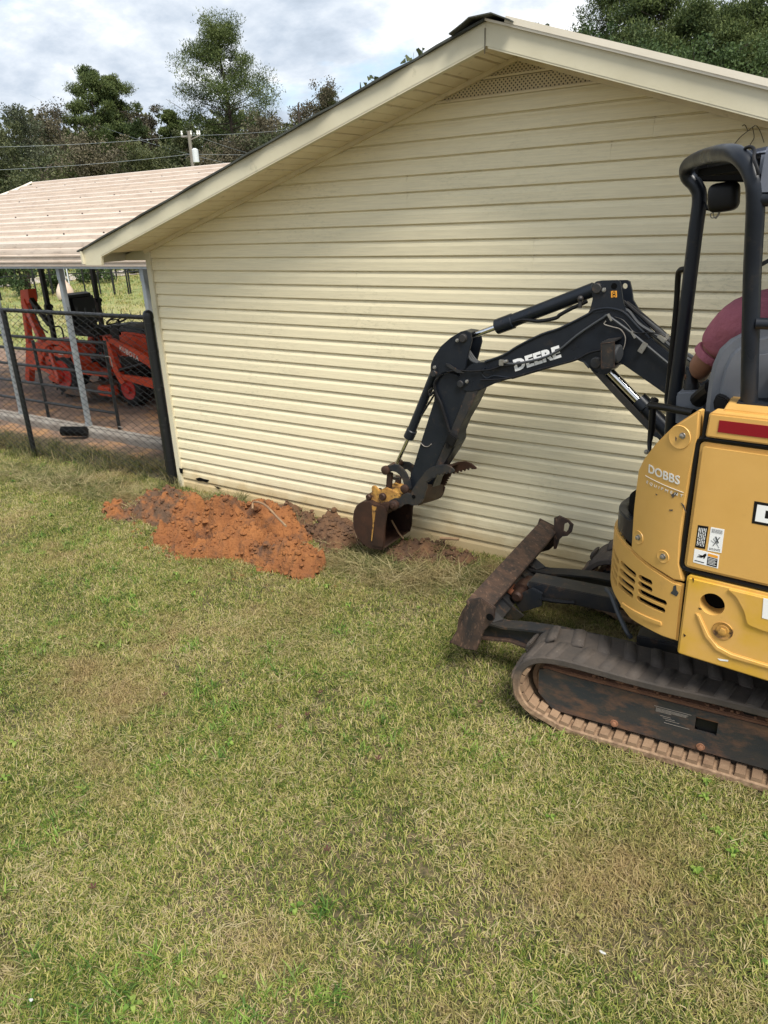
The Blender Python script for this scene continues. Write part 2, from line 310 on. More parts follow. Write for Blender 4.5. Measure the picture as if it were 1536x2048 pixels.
def thing(name,label,cat,loc=(0,0,0),group=None):
    o=bpy.data.objects.new(name,None); COL.objects.link(o); o.location=loc; o.empty_display_size=.1
    o['label']=label; o['category']=cat
    if group: o['group']=group
    return o
def tag(o,label,cat,group=None):
    o['label']=label; o['category']=cat
    if group: o['group']=group
    return o
def text_mesh(body,bold=0,space=1.0):
    c=bpy.data.curves.new('t','FONT'); c.body=body; c.offset=bold; c.space_character=space; c.extrude=.02; c.resolution_u=3
    o=bpy.data.objects.new('t',c); COL.objects.link(o); bpy.context.view_layer.update()
    me=bpy.data.meshes.new_from_object(o.evaluated_get(bpy.context.evaluated_depsgraph_get())); bpy.data.objects.remove(o); bpy.data.curves.remove(c)
    bm=bmesh.new(); bm.from_mesh(me); bmesh.ops.remove_doubles(bm,verts=bm.verts,dist=1e-5)
    lo=[min(v.co[i] for v in bm.verts) for i in(0,1)]; hi=[max(v.co[i] for v in bm.verts) for i in(0,1)]
    for v in bm.verts: v.co.x=(v.co.x-lo[0])/(hi[0]-lo[0]); v.co.y=(v.co.y-lo[1])/(hi[1]-lo[1]); v.co.z=1 if v.co.z>0 else 0
    return bm
def text_quad(name,body,p00,p10,p01,nrm,th,mt,parent,bold=0,space=1.0):
    """lettering laid on a plane: corners bottom-left, bottom-right, top-left"""
    bm=text_mesh(body,bold,space); p00,p10,p01,nrm=map(Vector,(p00,p10,p01,nrm)); nrm=nrm.normalized()
    for v in bm.verts: x,y,z=v.co; v.co=p00+(p10-p00)*x+(p01-p00)*y+nrm*th*z
    me=bpy.data.meshes.new(name); bm.to_mesh(me); bm.free(); return mk(name,me,mt,parent,sharp=0)
def disc_bolt(name,p,nrm,r,h,mt,parent,n=6):
    p=Vector(p); nrm=Vector(nrm).normalized(); m=MB(); m.lathe(p-nrm*.002,nrm,[(0,r*1.5),(h*.25,r*1.5),(h*.3,r*1.45)],16); m.lathe(p+nrm*h*.28,nrm,[(0,r),(h*.65,r),(h*.72,r*.8)],n)
    return mk(name,m,mt,parent,sharp=30)
# ------------------------------------------------------------------ ground
def gz(x,y):
    return .012*math.sin(x*1.3+y*.7)+.010*math.sin(y*2.1-x*.9)+.006*math.sin(x*5.1)*math.sin(y*4.3)-.012
def field_z(x,y): return gz(x,y) if y<12 else gz(x,y)
gm=MB(); xs=list(np.concatenate([[-900,-400,-200,-100,-60,-40,-30,-22,-16],np.arange(-13,3.01,.12),[5,8,12,20,40,100,300,900]])); ys=list(np.concatenate([[-300,-60,-15,-4],np.arange(-1,6.2,.12),[7,8,9,10,12,15,20,30,45,70,110,200,400,1100]]))
vs=[(x,y,gz(x,y) if -13<x<3.1 and -1<y<6.2 else -.012) for y in ys for x in xs]; nx=len(xs)
gm.add(vs,[(j*nx+i,j*nx+i+1,(j+1)*nx+i+1,(j+1)*nx+i) for j in range(len(ys)-1) for i in range(nx-1)])
ground=mk('ground',gm,'ground',kind='structure')
# gravel road far behind the field
rd=MB(); a,b=at(-30,578,Z=0),at(300,547,Z=0); dd=(b-a).normalized(); nrm=V(-dd.y,dd.x,0)
rd.add([a-dd*60+V(0,0,.03),b+dd*80+V(0,0,.03),b+dd*80+nrm*5+V(0,0,.03),a-dd*60+nrm*5+V(0,0,.03)],[(0,1,2,3)]); mk('gravel_road',rd,'gravel',kind='structure',sharp=0)
# ------------------------------------------------------------------ the gabled building
YW=4.68; XL=-5.57; XR=.97; XM=-2.08; SL=.298; ZE=2.20
bld=thing('gabled_building','long low outbuilding with cream vinyl siding, soffits and a shallow gable above the lawn','building',(XM,YW+3,0))
RUN={-1:3.78,1:3.34}; KS={-1:.296,1:.335}
def rake_r(z): return XR-.055 if z<=ZE else XR-.055-(z-ZE)/.347
def rake_x(z):   # left end of a course that runs under the sloping soffit
    return XL+.055 if z<=ZE else XL+.055+(z-ZE)/SL
core=MB(); core.prism([(XL+.03,YW+.02,-.1),(XL+.03,YW+.02,ZE-.02),(XM,YW+.02,ZE-.03+SL*(XM-XL-.03)),(XR-.03,YW+.02,ZE-.02),(XR-.03,YW+.02,-.1)],(0,7,0)); mk('wall_core',core,'trim',bld,sharp=0)
CH=.1016
prof=[(.008,0),(-.013,0),(-.0138,.003),(-.0112,.058),(-.0100,.062),(-.0020,.080),(-.001,.091),(.008,.095),(.004,CH+.002)]
def board(z0,xa,xb,first,last):
    m=MB(); n=len(prof); vs=[]
    for side in (0,1):
        for (o,z) in prof:
            zz=z0+z; x=xa if side==0 else xb
            if side==0 and first: x=max(rake_x(zz),xa) 
            if side==1 and last: x=rake_r(zz)
            oo=o
            vs.append((x,YW+oo,zz))
    fs=[(i,i+1,n+i+1,n+i) for i in range(n-1)]+[tuple(range(n)),tuple(range(2*n-1,n-1,-1))]
    m.add(vs,fs); return mk('siding_board',m,'siding',bld,sharp=12)
k=0; z=.0
seams={}
while z<3.02:
    xl=rake_x(z); xr=rake_r(z)
    pair=k//2
    s=[-5.57+((pair*1.37+.9)%3.66)+3.66*j for j in range(3)]
    if k in(28,27): s=[-1.27]
    s=[q for q in s if xl+.5<q<xr-.5]
    e=[xl]+s+[xr]
    for j in range(len(e)-1): board(z,e[j]+(0 if j==0 else .0003),e[j+1]-.0003,j==0,j==len(e)-2)
    z+=CH; k+=1
ztop=z
# gable vent: two rows of perforated vinyl right under the peak
def slope_clip(z): return rake_x(z),rake_r(z)
for i,(za,zb) in enumerate([(ztop-.104,ztop-.004),(ztop+.012,3.22)]):
    pass
vz0=2.985
m=MB()
for (za,zb,dep) in [(ztop+.002,ztop+.085,.010),(ztop+.1,3.225,.010)]:
    a0,b0=slope_clip(za); a1,b1=slope_clip(zb)
    if b1-a1<.02: b1=a1=XM
    vs=[(a0,YW-dep,za),(b0,YW-dep,za),(b1,YW-dep,zb),(a1,YW-dep,zb)]
    p=MB(); p.prism(vs,(0,.02,0)); mk('vent_panel',p,'vent',bld,sharp=0)
    t=MB(); t.box(((a0+b0)/2,YW-.012,za-.006),(b0-a0-.06,.016,.012)); mk('vent_rail',t,'soffit',bld)
# corner posts, J channel along both rakes, foot
for xx,s in ((XL,1),(XR,-1)):
    c=MB(); c.prism([(xx,YW-.03,.0),(xx+s*.062,YW-.03,0),(xx+s*.062,YW-.004,0),(xx+s*.062,YW+.05,0),(xx,YW+.05,0)],(0,0,ZE-.01)); mk('corner_post',c,'trim',bld,bevel=.004)
for s in (-1,1):
    x0=XL if s<0 else XR; a=V(x0,YW-.024,ZE-.012); b=V(XM,YW-.024,ZE+SL*(XM-XL)-.012)
    j=MB(); j.beam(a,b,.03,.04,up=(0,0,1)); mk('rake_channel',j,'soffit',bld,bevel=.003)
# sloping soffit of separate ribbed panels, fascia boards, box ends
YF=4.27
for s in (-1,1):
    def sp(d,y,dz=0):   # d metres along the horizontal from the eave corner to the ridge
        x=XM+s*(RUN[s]-d); return V(x,y,2.12+KS[s]*d+dz)
    d=.28; w=.2
    while d<RUN[s]-.01:
        e=min(d+w-.011,RUN[s]-.005)
        # each panel: two flats with a groove between
        q=MB(); pts=[]
        for t,dz in ((d,.004),(d+.004,-.008),((d+e)/2-.006,-.008),((d+e)/2,.005),((d+e)/2+.006,-.008),(e-.004,-.008),(e,.004)): pts.append(sp(t,YF,dz))
        pts+=[sp(e,YF,.012),sp(d,YF,.012)]
        q.prism(pts,(0,YW-.012-YF,0)); mk('soffit_panel',q,'soffit',bld,sharp=25); d+=w
    # fascia: one board per side, cut level at the eave
    f=MB(); f.prism([sp(0,YF-.03,.105),sp(RUN[s],YF-.03,.105),sp(RUN[s],YF-.03,-.012),sp(.24,YF-.03,-.012),V(XM+s*(RUN[s]-.22),YF-.03,2.10),V(XM+s*(RUN[s]+.005),YF-.03,2.10)],(0,.028,0)); mk('fascia_board',f,'trim',bld,bevel=.002)
    lip=MB(); lip.beam(sp(.23,YF-.008,-.016),sp(RUN[s]-.01,YF-.008,-.016),.04,.008); mk('fascia_lip',lip,'trim',bld)
    # eave box beyond the side wall
    ex=XM+s*(RUN[s]-.005); XW=XL if s<0 else XR; bx=MB(); bx.prism([(ex,YW-.012,2.112),(XW,YW-.012,2.112),(XW,YW-.012,2.235),(ex,YW-.012,2.16)],(0,6.6,0)); mk('eave_box',bx,'trim',bld,bevel=.003)
    ed=MB(); ed.box((ex+s*.006,YF+3.3,2.165),(.02,6.7,.105)); mk('eave_fascia',ed,'trim',bld)
# roof sheets
for s,mt in ((-1,'roof_dark'),(1,'roof_cream')):
    ro=MB(); th=.012; y0=YF-.055 if s<0 else YF-.05
    pts=[]; n=26
    for i in range(n+1):
        d=-.045+ (RUN[s]+.045)*i/n; wob=(.008*math.sin(i*1.7)+.006*math.sin(i*3.1)) if s<0 else 0
        pts.append(V(XM+s*(RUN[s]-d),y0+ (wob if 0<i<n else 0),2.12+KS[s]*d+.103))
    vs=[];
    for p in pts: vs+=[p,V(p.x,YF+6.8,p.z),p+V(0,0,th),V(p.x,YF+6.8,p.z+th)]
    fs=[]
    for i in range(n): a=4*i;b=a+4; fs+=[(a,b,b+1,a+1),(a+2,a+3,b+3,b+2),(a,a+2,b+2,b),(a+1,b+1,b+3,a+3)]
    fs+=[(0,1,3,2),(4*n,4*n+2,4*n+3,4*n+1)]
    ro.add(vs,fs); mk('roof_sheet',ro,mt,bld,sharp=30)
    if s>0:
        for i in range(0):   # ribs of the cream metal roofing
            y=YF+.35+i*.6; rb=MB(); rb.beam(V(XM+.1,y,2.12+.296*3.7+.13),V(XM+3.8,y,2.12+.108+.02),.05,.02); mk('roof_rib',rb,mt,bld)
        dr=MB(); dr.beam(V(XM+.12,YF-.045,2.12+.335*3.22+.132),V(XM+3.38,YF-.045,2.12+.13-.014),.02,.030); mk('drip_edge',dr,mt,bld)
# bent dark ridge cap that lifts at its end
rc=MB(); zr=2.12+.296*3.78+.098
secs=[]
for (y,lift) in ((YF-.10,.012),(YF+.2,.0),(YF+6.8,0)):
    row=[V(XM-.19,y,zr-.052+lift),V(XM-.11,y,zr-.018+lift*1.2),V(XM-.07,y,zr+.006+lift),V(XM+.06,y,zr+.008+lift),V(XM+.10,y,zr-.012+lift*1.2),V(XM+.17,y,zr-.040+lift)]
    secs.append(row)
vs=[p for r0 in secs for p in r0]+[p+V(0,0,.006) for r0 in secs for p in r0]; n6=6; off=18; fs=[]
for i in range(2):
    for j in range(5): a=i*6+j; fs+=[(a,a+1,a+7,a+6),(a+off,a+6+off,a+7+off,a+1+off)]
for j in range(5): fs+=[(j,j+off,j+1+off,j+1),(12+j,12+j+1,12+j+1+off,12+j+off)]
for i in range(2): fs+=[(i*6,i*6+6,i*6+6+off,i*6+off),(i*6+5,i*6+5+off,i*6+11+off,i*6+11)]
rc.add(vs,fs); mk('ridge_cap',rc,'roof_dark',bld,sharp=30)
# fascia seam and small damage
sm=MB(); p=at(948,72,Y=YF-.032); sm.box((XM-.006,YF-.0315,zr-.085),(.004,.003,.12)); mk('fascia_seam',sm,'chip',bld)
def blot(pxs,Y,name,mt,th=.002):
    m=MB(); m.prism([at(x,y,Y=Y) for x,y in pxs],(0,th,0)); return mk(name,m,mt,bld,sharp=0)
blot([(391,957),(399,955),(408,958),(418,960),(414,965),(404,962),(396,962)],YW-.0195,'siding_hole','black_matte')
blot([(428,972),(436,974),(443,977),(436,978)],YW-.0195,'siding_hole','black_matte')
blot([(358,936),(366,938),(365,948),(360,945)],YW-.034,'siding_hole','black_matte')
# the rest: foot strip with soil on it
fs_=MB(); fs_.box(((XL+XR)/2,YW-.006,-.03),(XR-XL-.05,.02,.058)); mk('starter_strip',fs_,'siding',bld)
# bare vine stems clinging to the wall at the upper right
vine=MB()
vp=[[(1466,292),(1480,275),(1496,262),(1512,250),(1530,246)],[(1496,262),(1490,250),(1484,252)],[(1505,255),(1508,275),(1500,290),(1498,300)],[(1512,250),(1520,262),(1528,285)]]
for q in vp: vine.tube([at(x,y,Y=YW-.025) for x,y in q],.002,5,smooth=True)
tag(mk('dry_vine',vine,'bark'),'thin bare brown vine stems clinging to the siding above the digger canopy','vine')
# ------------------------------------------------------------------ mini excavator
TH=R(3.7); ex=thing('mini_excavator','yellow and navy rubber-tracked mini excavator digging beside the cream wall','excavator',(-.15,3.75,0))
T0=V(-1.16,2.94,0); TU=V(math.cos(TH),math.sin(TH),0); TV=V(-math.sin(TH),math.cos(TH),0)
def U(u,v,z): return T0+TU*u+TV*v+V(0,0,z)     # undercarriage: u backwards along the track, v away from the viewer
RZT=Matrix.Rotation(TH,3,'Z')
# track path (u,z), outer surface of the belt
def track_path(L=1.86,Hh=.42,r1=.185,r2=.21,n=14):
    P=[]
    c1=(.09,.21+.0); 
    # bottom from rear to front, round the idler, top from front to rear, round the sprocket
    P+= [(u,.012) for u in np.linspace(L-.25,.22,30)]
    P+= [(.14,.020),(.07,.045)]
    cx_,cz_=.085,.225; ra=.185
    for a in np.linspace(R(235),R(95),n): P.append((cx_+ra*math.cos(a),cz_+ra*math.sin(a)))
    P+= [(u,.412+.004*math.sin(u*9)) for u in np.linspace(.13,L-.22,30)]
    cx2,cz2=L-.2,.215; rb=.2
    for a in np.linspace(R(85),R(-85),n): P.append((cx2+rb*math.cos(a),cz2+rb*math.sin(a)))
    return P
TP=track_path()
def resample(P,step):
    P=[np.array(p) for p in P]; P.append(P[0]); seg=[np.linalg.norm(P[i+1]-P[i]) for i in range(len(P)-1)]; L=sum(seg); n=int(round(L/step)); out=[]
    cum=np.concatenate([[0],np.cumsum(seg)])
    for k in range(n):
        t=L*k/n; i=min(np.searchsorted(cum,t,side='right')-1,len(seg)-1); f=(t-cum[i])/max(seg[i],1e-9); out.append(P[i]*(1-f)+P[i+1]*f)
    return out
RS=resample(TP,.03)
def frames(RS):
    n=len(RS); fr=[]
    for i in range(n):
        d=RS[(i+1)%n]-RS[(i-1)%n]; d/=np.linalg.norm(d); fr.append((RS[i],d,np.array([-d[1],d[0]])))
    return fr
FR=frames(RS)   # direction, and normal
# make the normal point outwards
cen=np.array([.9,.2]); 
def outn(p,nv): return nv if np.dot(nv,p-cen)>0 else -nv
def make_track(v0):
    n=len(FR); m=MB(); sec=[(0,.0),(.006,.006),(.30-.006,.006),(.30,0),(.30,-.026),(.294,-.032),(.006,-.032),(0,-.026)]
    vs=[]
    for (p,d,nv) in FR:
        nv=outn(p,nv)
        for (vv,o) in sec: q=p+nv*o; vs.append(U(q[0],v0+vv,q[1]))
    q=len(sec); fs=[(i*q+k,i*q+(k+1)%q,((i+1)%n)*q+(k+1)%q,((i+1)%n)*q+k) for i in range(n) for k in range(q)]
    m.add(vs,fs); belt=mk('rubber_track',m,'rubber_mix',ex,sharp=40)
    # tread lugs, staggered left and right
    LS=resample(TP,.125); LF=frames(LS); 
    for i,(p,d,nv) in enumerate(LF):
        for h in (0,1):
            g=MB(); nvv=outn(p,nv)
            dd=d; pp=p+ (dd*.062 if h else 0)
            lo,hi=(.002,.155) if h==0 else (.135,.298)
            vs=[]
            for (o,sh) in ((-.004,1),(.018,.62)):
                ca=(lo+hi)/2; ha=(hi-lo)/2
                for (a,b) in ((-1,-1),(1,-1),(1,1),(-1,1)):
                    # slanted lug
                    slant=(.014*a)*(1 if h==0 else -1)
                    w=.036*sh; e=ha*(1 if sh==1 else .90)
                    q=pp+dd*(b*w+slant)+nvv*o; vs.append(U(q[0],v0+ca+a*e,q[1]))
            g.add(vs,[(0,1,2,3),(4,7,6,5),(0,4,5,1),(1,5,6,2),(2,6,7,3),(3,7,4,0)]); mk('track_lug',g,'rubber_mix',belt,bevel=.006,seg=2,sharp=70)
    # moulded blocks along the inner edge of the belt
    BS=resample(TP,.066); BF=frames(BS)
    for i,(p,d,nv) in enumerate(BF):
        if p[1]>.36: continue
        nvv=outn(p,nv); g=MB(); vs=[]
        for (o,sh) in ((-.030,.36),(-.052,.30)):
            for (a,b) in ((0,-1),(1,-1),(1,1),(0,1)):
                q=p+d*(b*.066*sh)+nvv*o; vs.append(U(q[0],v0+.008+a*.075,q[1]))
        g.add(vs,[(0,1,2,3),(4,7,6,5),(0,4,5,1),(1,5,6,2),(2,6,7,3),(3,7,4,0)]); mk('drive_block',g,'rubber_clay',belt,sharp=50)
    return belt
# belt: black rubber, caked with clay where it runs low
def rubmix():
    m=MT['rubber_top'].copy(); m.name='rubber_with_clay'; nt=m.node_tree; b=nt.nodes['Principled BSDF']; src=b.inputs['Base Color'].links[0].from_socket
    g=N(nt,'ShaderNodeNewGeometry'); s=N(nt,'ShaderNodeSeparateXYZ'); nt.links.new(g.outputs['Position'],s.inputs[0]); n=N(nt,'ShaderNodeTexNoise',ins={'Scale':7,'Detail':5}); nt.links.new(g.outputs['Position'],n.inputs['Vector'])
    a=N(nt,'ShaderNodeMath',operation='MULTIPLY_ADD',ins={1:.3}); nt.links.new(n.outputs['Fac'],a.inputs[0]); nt.links.new(s.outputs['Z'],a.inputs[2])
    r=ramp(nt,a.outputs[0],[(.34,1.),(.47,.03)]); n2=N(nt,'ShaderNodeTexNoise',ins={'Scale':35,'Detail':5}); nt.links.new(g.outputs['Position'],n2.inputs['Vector'])
    cl=ramp(nt,n2.outputs['Fac'],[(.35,(.17,.105,.062)),(.65,(.33,.22,.135))])
    x=N(nt,'ShaderNodeMixRGB'); nt.links.new(r.outputs[0],x.inputs[0]); nt.links.new(src,x.inputs[1]); nt.links.new(cl.outputs[0],x.inputs[2]); nt.links.new(x.outputs[0],b.inputs['Base Color']); MT['rubber_mix']=m
rubmix()
for v0 in (0,1.2): make_track(v0)
# track frames
for v0,near in ((0,1),(1.2,0)):
    ya=v0+.06; f=MB()
    out=[(.012,.165),(.012,.295),(.05,.315),(.16,.305),(.80,.30),(1.2,.305),(1.55,.315),(1.62,.25),(1.62,.15),(1.55,.085),(.09,.085)]
    if near:
        # outer plate with a real square window: built as pieces round the opening
        W0,W1,A,B=.74,.832,.187,.262
        pl=[[(.012,.165),(.012,.295),(.05,.310),(.16,.302),(W0,.30),(W0,.085),(.09,.085)],[(W1,.30),(1.2,.305),(1.55,.315),(1.62,.25),(1.62,.15),(1.55,.085),(W1,.085)],[(W0,.30),(W1,.30),(W1,B),(W0,B)],[(W0,.085),(W1,.085),(W1,A),(W0,A)]]
        for q in pl: f.prism([U(u,ya,z) for u,z in q],TV*.012)
        fr=mk('track_frame',f,'frame_dirty',ex,sharp=30)
        bk=MB(); bk.prism([U(u,ya+.1,z) for u,z in out],TV*.05); mk('frame_core',bk,'black_matte',fr)
        rl=MB(); rl.lathe(U(.79,ya+.02,.215),TV,[(0,.05),(.01,.055),(.02,.03),(.05,.03)],20); mk('track_roller',rl,'black',fr)
    else:
        f.prism([U(u,ya,z) for u,z in out],TV*.16); fr=mk('track_frame',f,'navy_dusty',ex,bevel=.006)
    # sloping clay covered top of the frame
    tp=MB(); tp.prism([U(.03,ya+.005,.318),U(.0+.03,ya+.15,.33),U(.03,ya+.15,.25),U(.03,ya+.005,.25)],TU*1.45); mk('frame_top',tp,'clay_dust',fr,bevel=.004)
    # idler and sprocket and top roller
    for (u,z,r0,nm) in ((.10,.225,.135,'idler_wheel'),(1.66,.215,.14,'drive_sprocket')):
        w=MB(); w.lathe(U(u,v0+.09,z),TV,[(0,.03),(.004,r0-.03),(.02,r0-.02),(.02,r0),(.1,r0),(.1,r0-.02),(.12,r0-.03)],28); mk(nm,w,'rubber_clay' if u<1 else 'navy_dusty',ex)
    for u in (.95,):
        w=MB(); w.lathe(U(u,v0+.085,.345),TV,[(0,.015),(.0,.033),(.008,.036),(.1,.036)],20); mk('top_roller',w,'black',ex)
    for u in np.arange(.35,1.5,.27):
        w=MB(); w.lathe(U(u,v0+.09,.085),TV,[(0,.02),(.0,.05),(.02,.055),(.1,.055)],20); mk('bottom_roller',w,'navy_dusty',ex)
    if near:
        for (u,z) in ((.39,.105),(.775,.108),(1.15,.108)):
            disc_bolt('frame_bolt',U(u,ya,z),-TV,.0125,.016,'bolt_clay',fr)
        lb=MB()   # worn data label: thin outline and lines of small print
        u0,u1,z0,z1=.56,.72,.185,.262
        for (a,b,c,d) in ((u0,z1,u1,z1),(u0+.05,z0,u1,z0),(u1,z0,u1,z1),(u0,z1-.02,u0,z1)):
            lb.beam(U(a,ya-.0015,b),U(c,ya-.0015,d),.002,.0018)
        for i in range(4): lb.beam(U(u0+.008,ya-.0015,z1-.009-i*.0055),U(u1-.012-(.06 if i==3 else 0)-(i*.004),ya-.0015,z1-.009-i*.0055),.0015,.0022)
        for i in range(3): lb.beam(U(u0+.03+i*.012,ya-.0015,z0+.033-i*.009),U(u0+.075+i*.02,ya-.0015,z0+.033-i*.009),.0015,.0018)
        mk('data_label',lb,'concrete',fr,sharp=0)
# lumps of soil lying on the frame top
sl_=MB()
for i in range(240):
    u=.25+1.2*random.random()**1; v=.07+.14*random.random(); r0=random.uniform(.004,.014); sl_.ball(U(u,v,.325+r0*.3),r0,4,(1,1,.7))
mk('caked_soil',sl_,'clay_dust',ex,kind='stuff',sharp=60)
# centre of the undercarriage
c=MB(); c.box(U(.85,.75,.36),(.9,.75,.12),rm=RZT); c.box(U(.85,.75,.27),(.6,.95,.12),rm=RZT); mk('carbody',c,'navy_dusty',ex,bevel=.01)
c=MB(); c.lathe(U(.92,.75,.40),(0,0,1),[(0,.34),(.04,.34),(.05,.30),(.2,.30)],40); mk('swing_bearing',c,'black',ex)
# ---- dozer blade
BD=lambda u,v,z: U(u+.095,v,z)
bl=MB(); bx=MB()
vN,vF=.255,1.50
profb=[(-.600,.25),(-.612,.29),(-.607,.34),(-.585,.40),(-.545,.47),(-.52,.455),(-.555,.40),(-.577,.34),(-.582,.29),(-.572,.25)]
bl.prism([BD(u,vN,z) for u,z in profb],TV*(vF-vN)); blade=mk('dozer_blade',bl,'rusty',ex,bevel=.003)
# boxed top rail (flat plate facing up) 
tr=MB(); tr.prism([BD(u,vN-.004,z) for u,z in ((-.56,.475),(-.44,.425),(-.452,.39),(-.55,.425))],TV*(vF-vN+.008)); mk('blade_top_rail',tr,'rusty',blade,bevel=.004)
ce=MB(); ce.prism([BD(u,vN-.002,z) for u,z in ((-.585,.262),(-.608,.268),(-.662,.188),(-.650,.180))],TV*(vF-vN+.004)); mk('cutting_edge',ce,'rusty',blade,bevel=.003)
for v,nm in ((vF+.002,'end_plate'),):
    e=MB()
    pts=[(-.575,.478),(-.44,.43),(-.425,.37),(-.44,.33),(-.50,.26),(-.56,.23),(-.62,.18),(-.665,.18),(-.635,.25),(-.615,.33)]
    e.prism([BD(u,v,z) for u,z in pts],TV*.012)
    mk(nm,e,'rusty',blade,bevel=.003)
# lower wing at the near end that flares towards the viewer
wg=MB(); wg.prism([at(960,1196,Y=3.16),at(990,1216,Y=3.14),at(988,1240,Y=3.14),at(968,1262,Y=3.14),at(953,1302,Y=3.13),at(930,1299,Y=3.13),at(899,1285,Y=3.14),at(925,1240,Y=3.15),at(938,1200,Y=3.17)],TV*.016); mk('blade_wing',wg,'rusty',blade,bevel=.004)
hl=MB(); hl.lathe(at(980,1234,Y=3.128),(0,-1,0),[(0,.020),(.004,.020)],20); mk('wing_hole',hl,'black_matte',blade)
# lifting eye at the far end: two ribs and a bow
lug=MB(); yb=4.36
pts=[(1108,1036),(1118,1032),(1136,1040),(1146,1050),(1143,1064),(1135,1072),(1125,1073),(1118,1080),(1112,1098),(1107,1098)]
hole=[(1128,1048),(1136,1045),(1139,1050),(1136,1060),(1131,1065),(1126,1062)]
P=[at(x,y,Y=yb) for x,y in pts]; Q=[at(x,y,Y=yb) for x,y in hole]
lug.prism([P[0],P[1],P[2],Q[1],Q[0],Q[5],P[7],P[8],P[9]],(0,.014,0)); lug.prism([P[2],P[3],P[4],P[5],P[6],P[7],Q[5],Q[4],Q[3],Q[2],Q[1]],(0,.014,0))
mk('lifting_eye',lug,'rusty',blade,sharp=30)
# gussets behind the blade
for v in (.42,.62,.95,1.15):
    g=MB(); g.prism([BD(u,v,z) for u,z in ((-.575,.39),(-.45,.30),(-.36,.24),(-.40,.20),(-.56,.2))],TV*.012); mk('blade_gusset',g,'navy_dusty',blade,bevel=.002)
pb=MB(); pb.prism([BD(u,.42,z) for u,z in ((-.575,.38),(-.44,.27),(-.45,.255),(-.575,.36))],TV*.74); mk('back_plate',pb,'navy_dusty',blade)
rs=MB(); rs.prism([BD(-.545,.70,.352),BD(-.545,.80,.352),BD(-.36,.80,.245),BD(-.36,.70,.245)],V(0,0,.02)); mk('rust_scale',rs,'rust_orange',blade,bevel=.004)
# arms: plate girders that curve into the end of the blade
for v,sg in ((.37,1),(1.09,-1)):
    a=MB()
    top=[(-.56,.35),(-.48,.305),(-.38,.30),(-.25,.32),(-.10,.335),(.3,.34),(.62,.34)]
    bot=[(.62,.20),(.3,.19),(-.1,.185),(-.22,.215),(-.34,.235),(-.46,.215),(-.56,.20)]
    a.prism([BD(u,v,z) for u,z in top+bot],TV*.018); arm=mk('blade_arm',a,'navy_dusty',ex,bevel=.003)
    fl=MB(); t=[BD(u,v-.035,z) for u,z in top]; t2=[BD(u,v+.055,z) for u,z in top]; vs=t+t2+[p+V(0,0,.012) for p in t]+[p+V(0,0,.012) for p in t2]; n=len(t)
    fs=[]
    for i in range(n-1): fs+=[(i,i+1,n+i+1,n+i),(2*n+i,3*n+i,3*n+i+1,2*n+i+1),(i,2*n+i,2*n+i+1,i+1),(n+i,n+i+1,3*n+i+1,3*n+i)]
    fs+=[(0,n,3*n,2*n),(n-1,3*n-1,4*n-1,2*n-1)]; fl.add(vs,fs); mk('arm_flange',fl,'navy_dusty',arm,sharp=30)
    lf=MB(); b_=[BD(u,v-.03,z) for u,z in bot[2:]]; b2=[BD(u,v+.05,z) for u,z in bot[2:]]; vs=b_+b2+[p-V(0,0,.01) for p in b_]+[p-V(0,0,.01) for p in b2]; n=len(b_); fs=[]
    for i in range(n-1): fs+=[(i,n+i,n+i+1,i+1),(2*n+i,2*n+i+1,3*n+i+1,3*n+i),(i,i+1,2*n+i+1,2*n+i),(n+i,3*n+i,3*n+i+1,n+i+1)]
    fs+=[(0,2*n,3*n,n),(n-1,2*n-1,4*n-1,3*n-1)]; lf.add(vs,fs); mk('lower_flange',lf,'rusty',arm,sharp=30)
    g=MB(); g.prism([BD(-.565,v-.02,.36),BD(-.44,v-.02,.31),BD(-.40,v+.03,.315),BD(-.555,v+.10,.37)],V(0,0,.01)); mk('arm_gusset',g,'navy_dusty',arm)
# lift cylinder with its cover box, pins, hose
cv=MB(); cv.box(U(-.02,.79,.395),(.52,.13,.03),rm=RZT); cv.box(U(-.02,.73,.36),(.52,.012,.08),rm=RZT); cv.box(U(-.02,.85,.36),(.52,.012,.08),rm=RZT); mk('cylinder_cover',cv,'navy_dusty',ex,bevel=.004)
cy=MB(); cy.cyl(U(-.30,.79,.34),U(.3,.79,.36),.038,20); mk('blade_cylinder',cy,'navy_dusty',ex)
pn=MB(); pn.lathe(U(-.33,.66,.325),TV,[(0,.022),(.01,.034),(.08,.034),(.081,.05),(.16,.05),(.165,.034),(.24,.034)],20); mk('cylinder_pin',pn,'rust_dark',ex)
pk=MB()
for v in (.685,.845): pk=MB(); pk.prism([BD(u,v,z) for u,z in ((-.46,.30),(-.34,.39),(-.28,.37),(-.28,.29),(-.40,.22))],TV*.022); mk('pin_bracket',pk,'navy_dusty',ex,bevel=.003)
hz=MB(); hz.tube([U(-.27,.71,.335),U(-.2,.70,.33),U(-.1,.69,.34),U(.0,.70,.35)],.012,8,smooth=True); hz.cyl(U(-.24,.705,.333),U(-.19,.70,.33),.017,8); mk('hydraulic_hose',hz,'rubber_hose',ex)
hz=MB(); hz.tube([at(1212,1178,Y=3.55),at(1222,1190,Y=3.5),at(1236,1225,Y=3.42),at(1253,1262,Y=3.35),at(1262,1275,Y=3.35)],.012,10,smooth=True); mk('hydraulic_hose',hz,'grey_plastic',ex)
